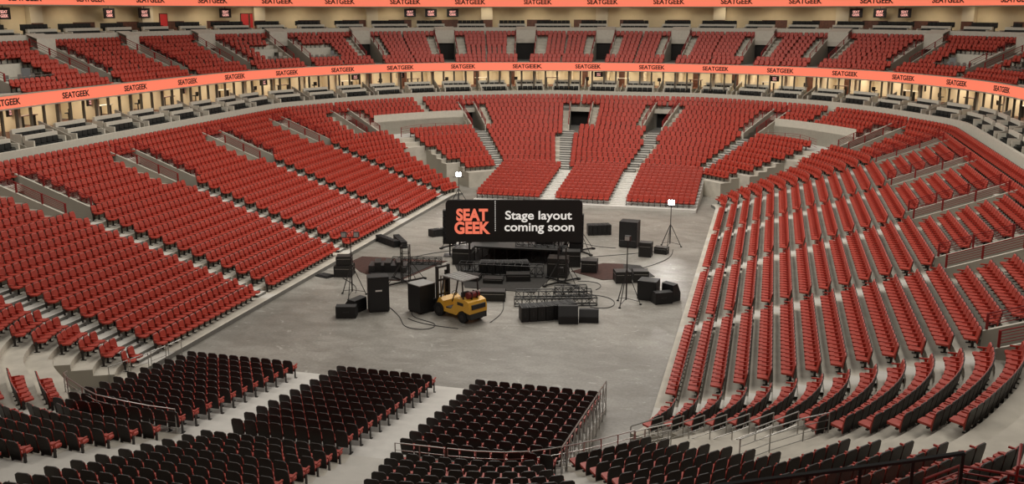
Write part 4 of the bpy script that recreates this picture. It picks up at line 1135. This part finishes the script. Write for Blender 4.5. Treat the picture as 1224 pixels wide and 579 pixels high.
cable([(-14.5, 49.9), (-14.2, 51.5), (-14.6, 53.2), (-15.0, 54.6), (-15.6, 55.9)], 'black cable running right of the forklift towards the stage carpet')
cable([(-9.6, 54.2), (-8.4, 54.0), (-8.1, 55.4), (-9.0, 56.9), (-10.9, 56.8), (-11.6, 57.8)], 'black cable looping right of the truss pair')
cable([(-12.0, 65.9), (-10.5, 66.9), (-9.2, 67.5), (-7.5, 69.0)], 'black cable running to the lit right tripod')
cable([(-8.6, 62.9), (-7.4, 64.4), (-6.7, 66.0), (-6.1, 67.6), (-6.3, 69.8)], 'black cable curving from the grey rug to the lit tripod')
cable([(-23.9, 62.8), (-23.5, 63.6), (-22.6, 65.0), (-20.5, 66.4)], 'black cable running from the left rug behind the stage')
cable([(-24.2, 53.4), (-24.6, 55.0), (-25.6, 55.6), (-26.4, 56.4)], 'black cable between the left tripod and the stacked cases')
cable([(-11.4, 59.6), (-10.2, 60.0), (-9.4, 59.2), (-9.9, 57.9)], 'black cable curling right of the lifting tower')
cable([(-13.3, 70.2), (-11.6, 69.0), (-10.4, 69.2)], 'black cable behind the sign at right')

# the black sign over the stage
axis = Vector((-math.sin(yaw), math.cos(yaw), 0))
C0 = Vector((0, 0, H)); ray = _f * FPX + _r * (614.5 - 612) - _u * (264.2 - 289.5); sp_ = C0 + ray * (61.2 / ray.y)
zc = (sp_ - C0).dot(_f); k_ = zc / FPX
SW = 163 * k_; SH = 50 * k_ / math.cos(pitch)
print('sign', sp_, SW, SH)
t = thing('stage_sign', (sp_.x, sp_.y, sp_.z - SH / 2), yaw, 'wide black sign reading Stage layout coming soon, standing over the stage', 'sign')
r = .28; ol = []
for cx, cz, a0 in ((SW / 2 - r, SH - r, 0), (-SW / 2 + r, SH - r, 90), (-SW / 2 + r, r, 180), (SW / 2 - r, r, 270)):
    for i in range(7): a = R_(a0 + 15 * i); ol.append((cx + r * math.cos(a), cz + r * math.sin(a)))
q = MB(); q.prism(ol, -.09, .09, M['signb'], T); q.build('panel', t)
FX = Matrix.Rotation(math.pi / 2, 4, 'X'); px = k_
def sgn_text(tx, x_px, y_px, hpx, m, bold, xs, al='LEFT', ls=.84):
    return text_part(t, tx, Matrix.Translation(((x_px - 614.5) * px, -.1, SH / 2 + (264.2 - y_px) * px / math.cos(pitch))) @ FX, m, hpx * px * 1.43, .012, bold=bold, xs=xs, align=al)
sgn_text('SEAT', 564.3, 263.2, 13.6, M['coral'], .04, .86, 'CENTER'); sgn_text('GEEK', 563.6, 278.6, 13.6, M['coral'], .04, .88, 'CENTER')
sgn_text('Stage layout', 603.6, 262.0, 10.2, M['offwhite'], .015, 1.12); sgn_text('coming soon', 602.6, 275.8, 10.2, M['offwhite'], .015, 1.12)
q = MB()
for i in range(16): q.box(((592 - 614.5) * px, -.105, SH * (.97 - i * .046)), (.045, .02, .07), M['offwhite'])
q.build('dotted_line', t)
for s in (-1, 1):
    q = MB(); q.bar((s * SW * .33, .05, .2), (s * SW * .33, .05, -(sp_.z - SH / 2) + .02), .07, M['dark'], 8); q.box((s * SW * .33, .05, -(sp_.z - SH / 2) + .04), (.7, .7, .08), M['dark']); q.build('leg', t)
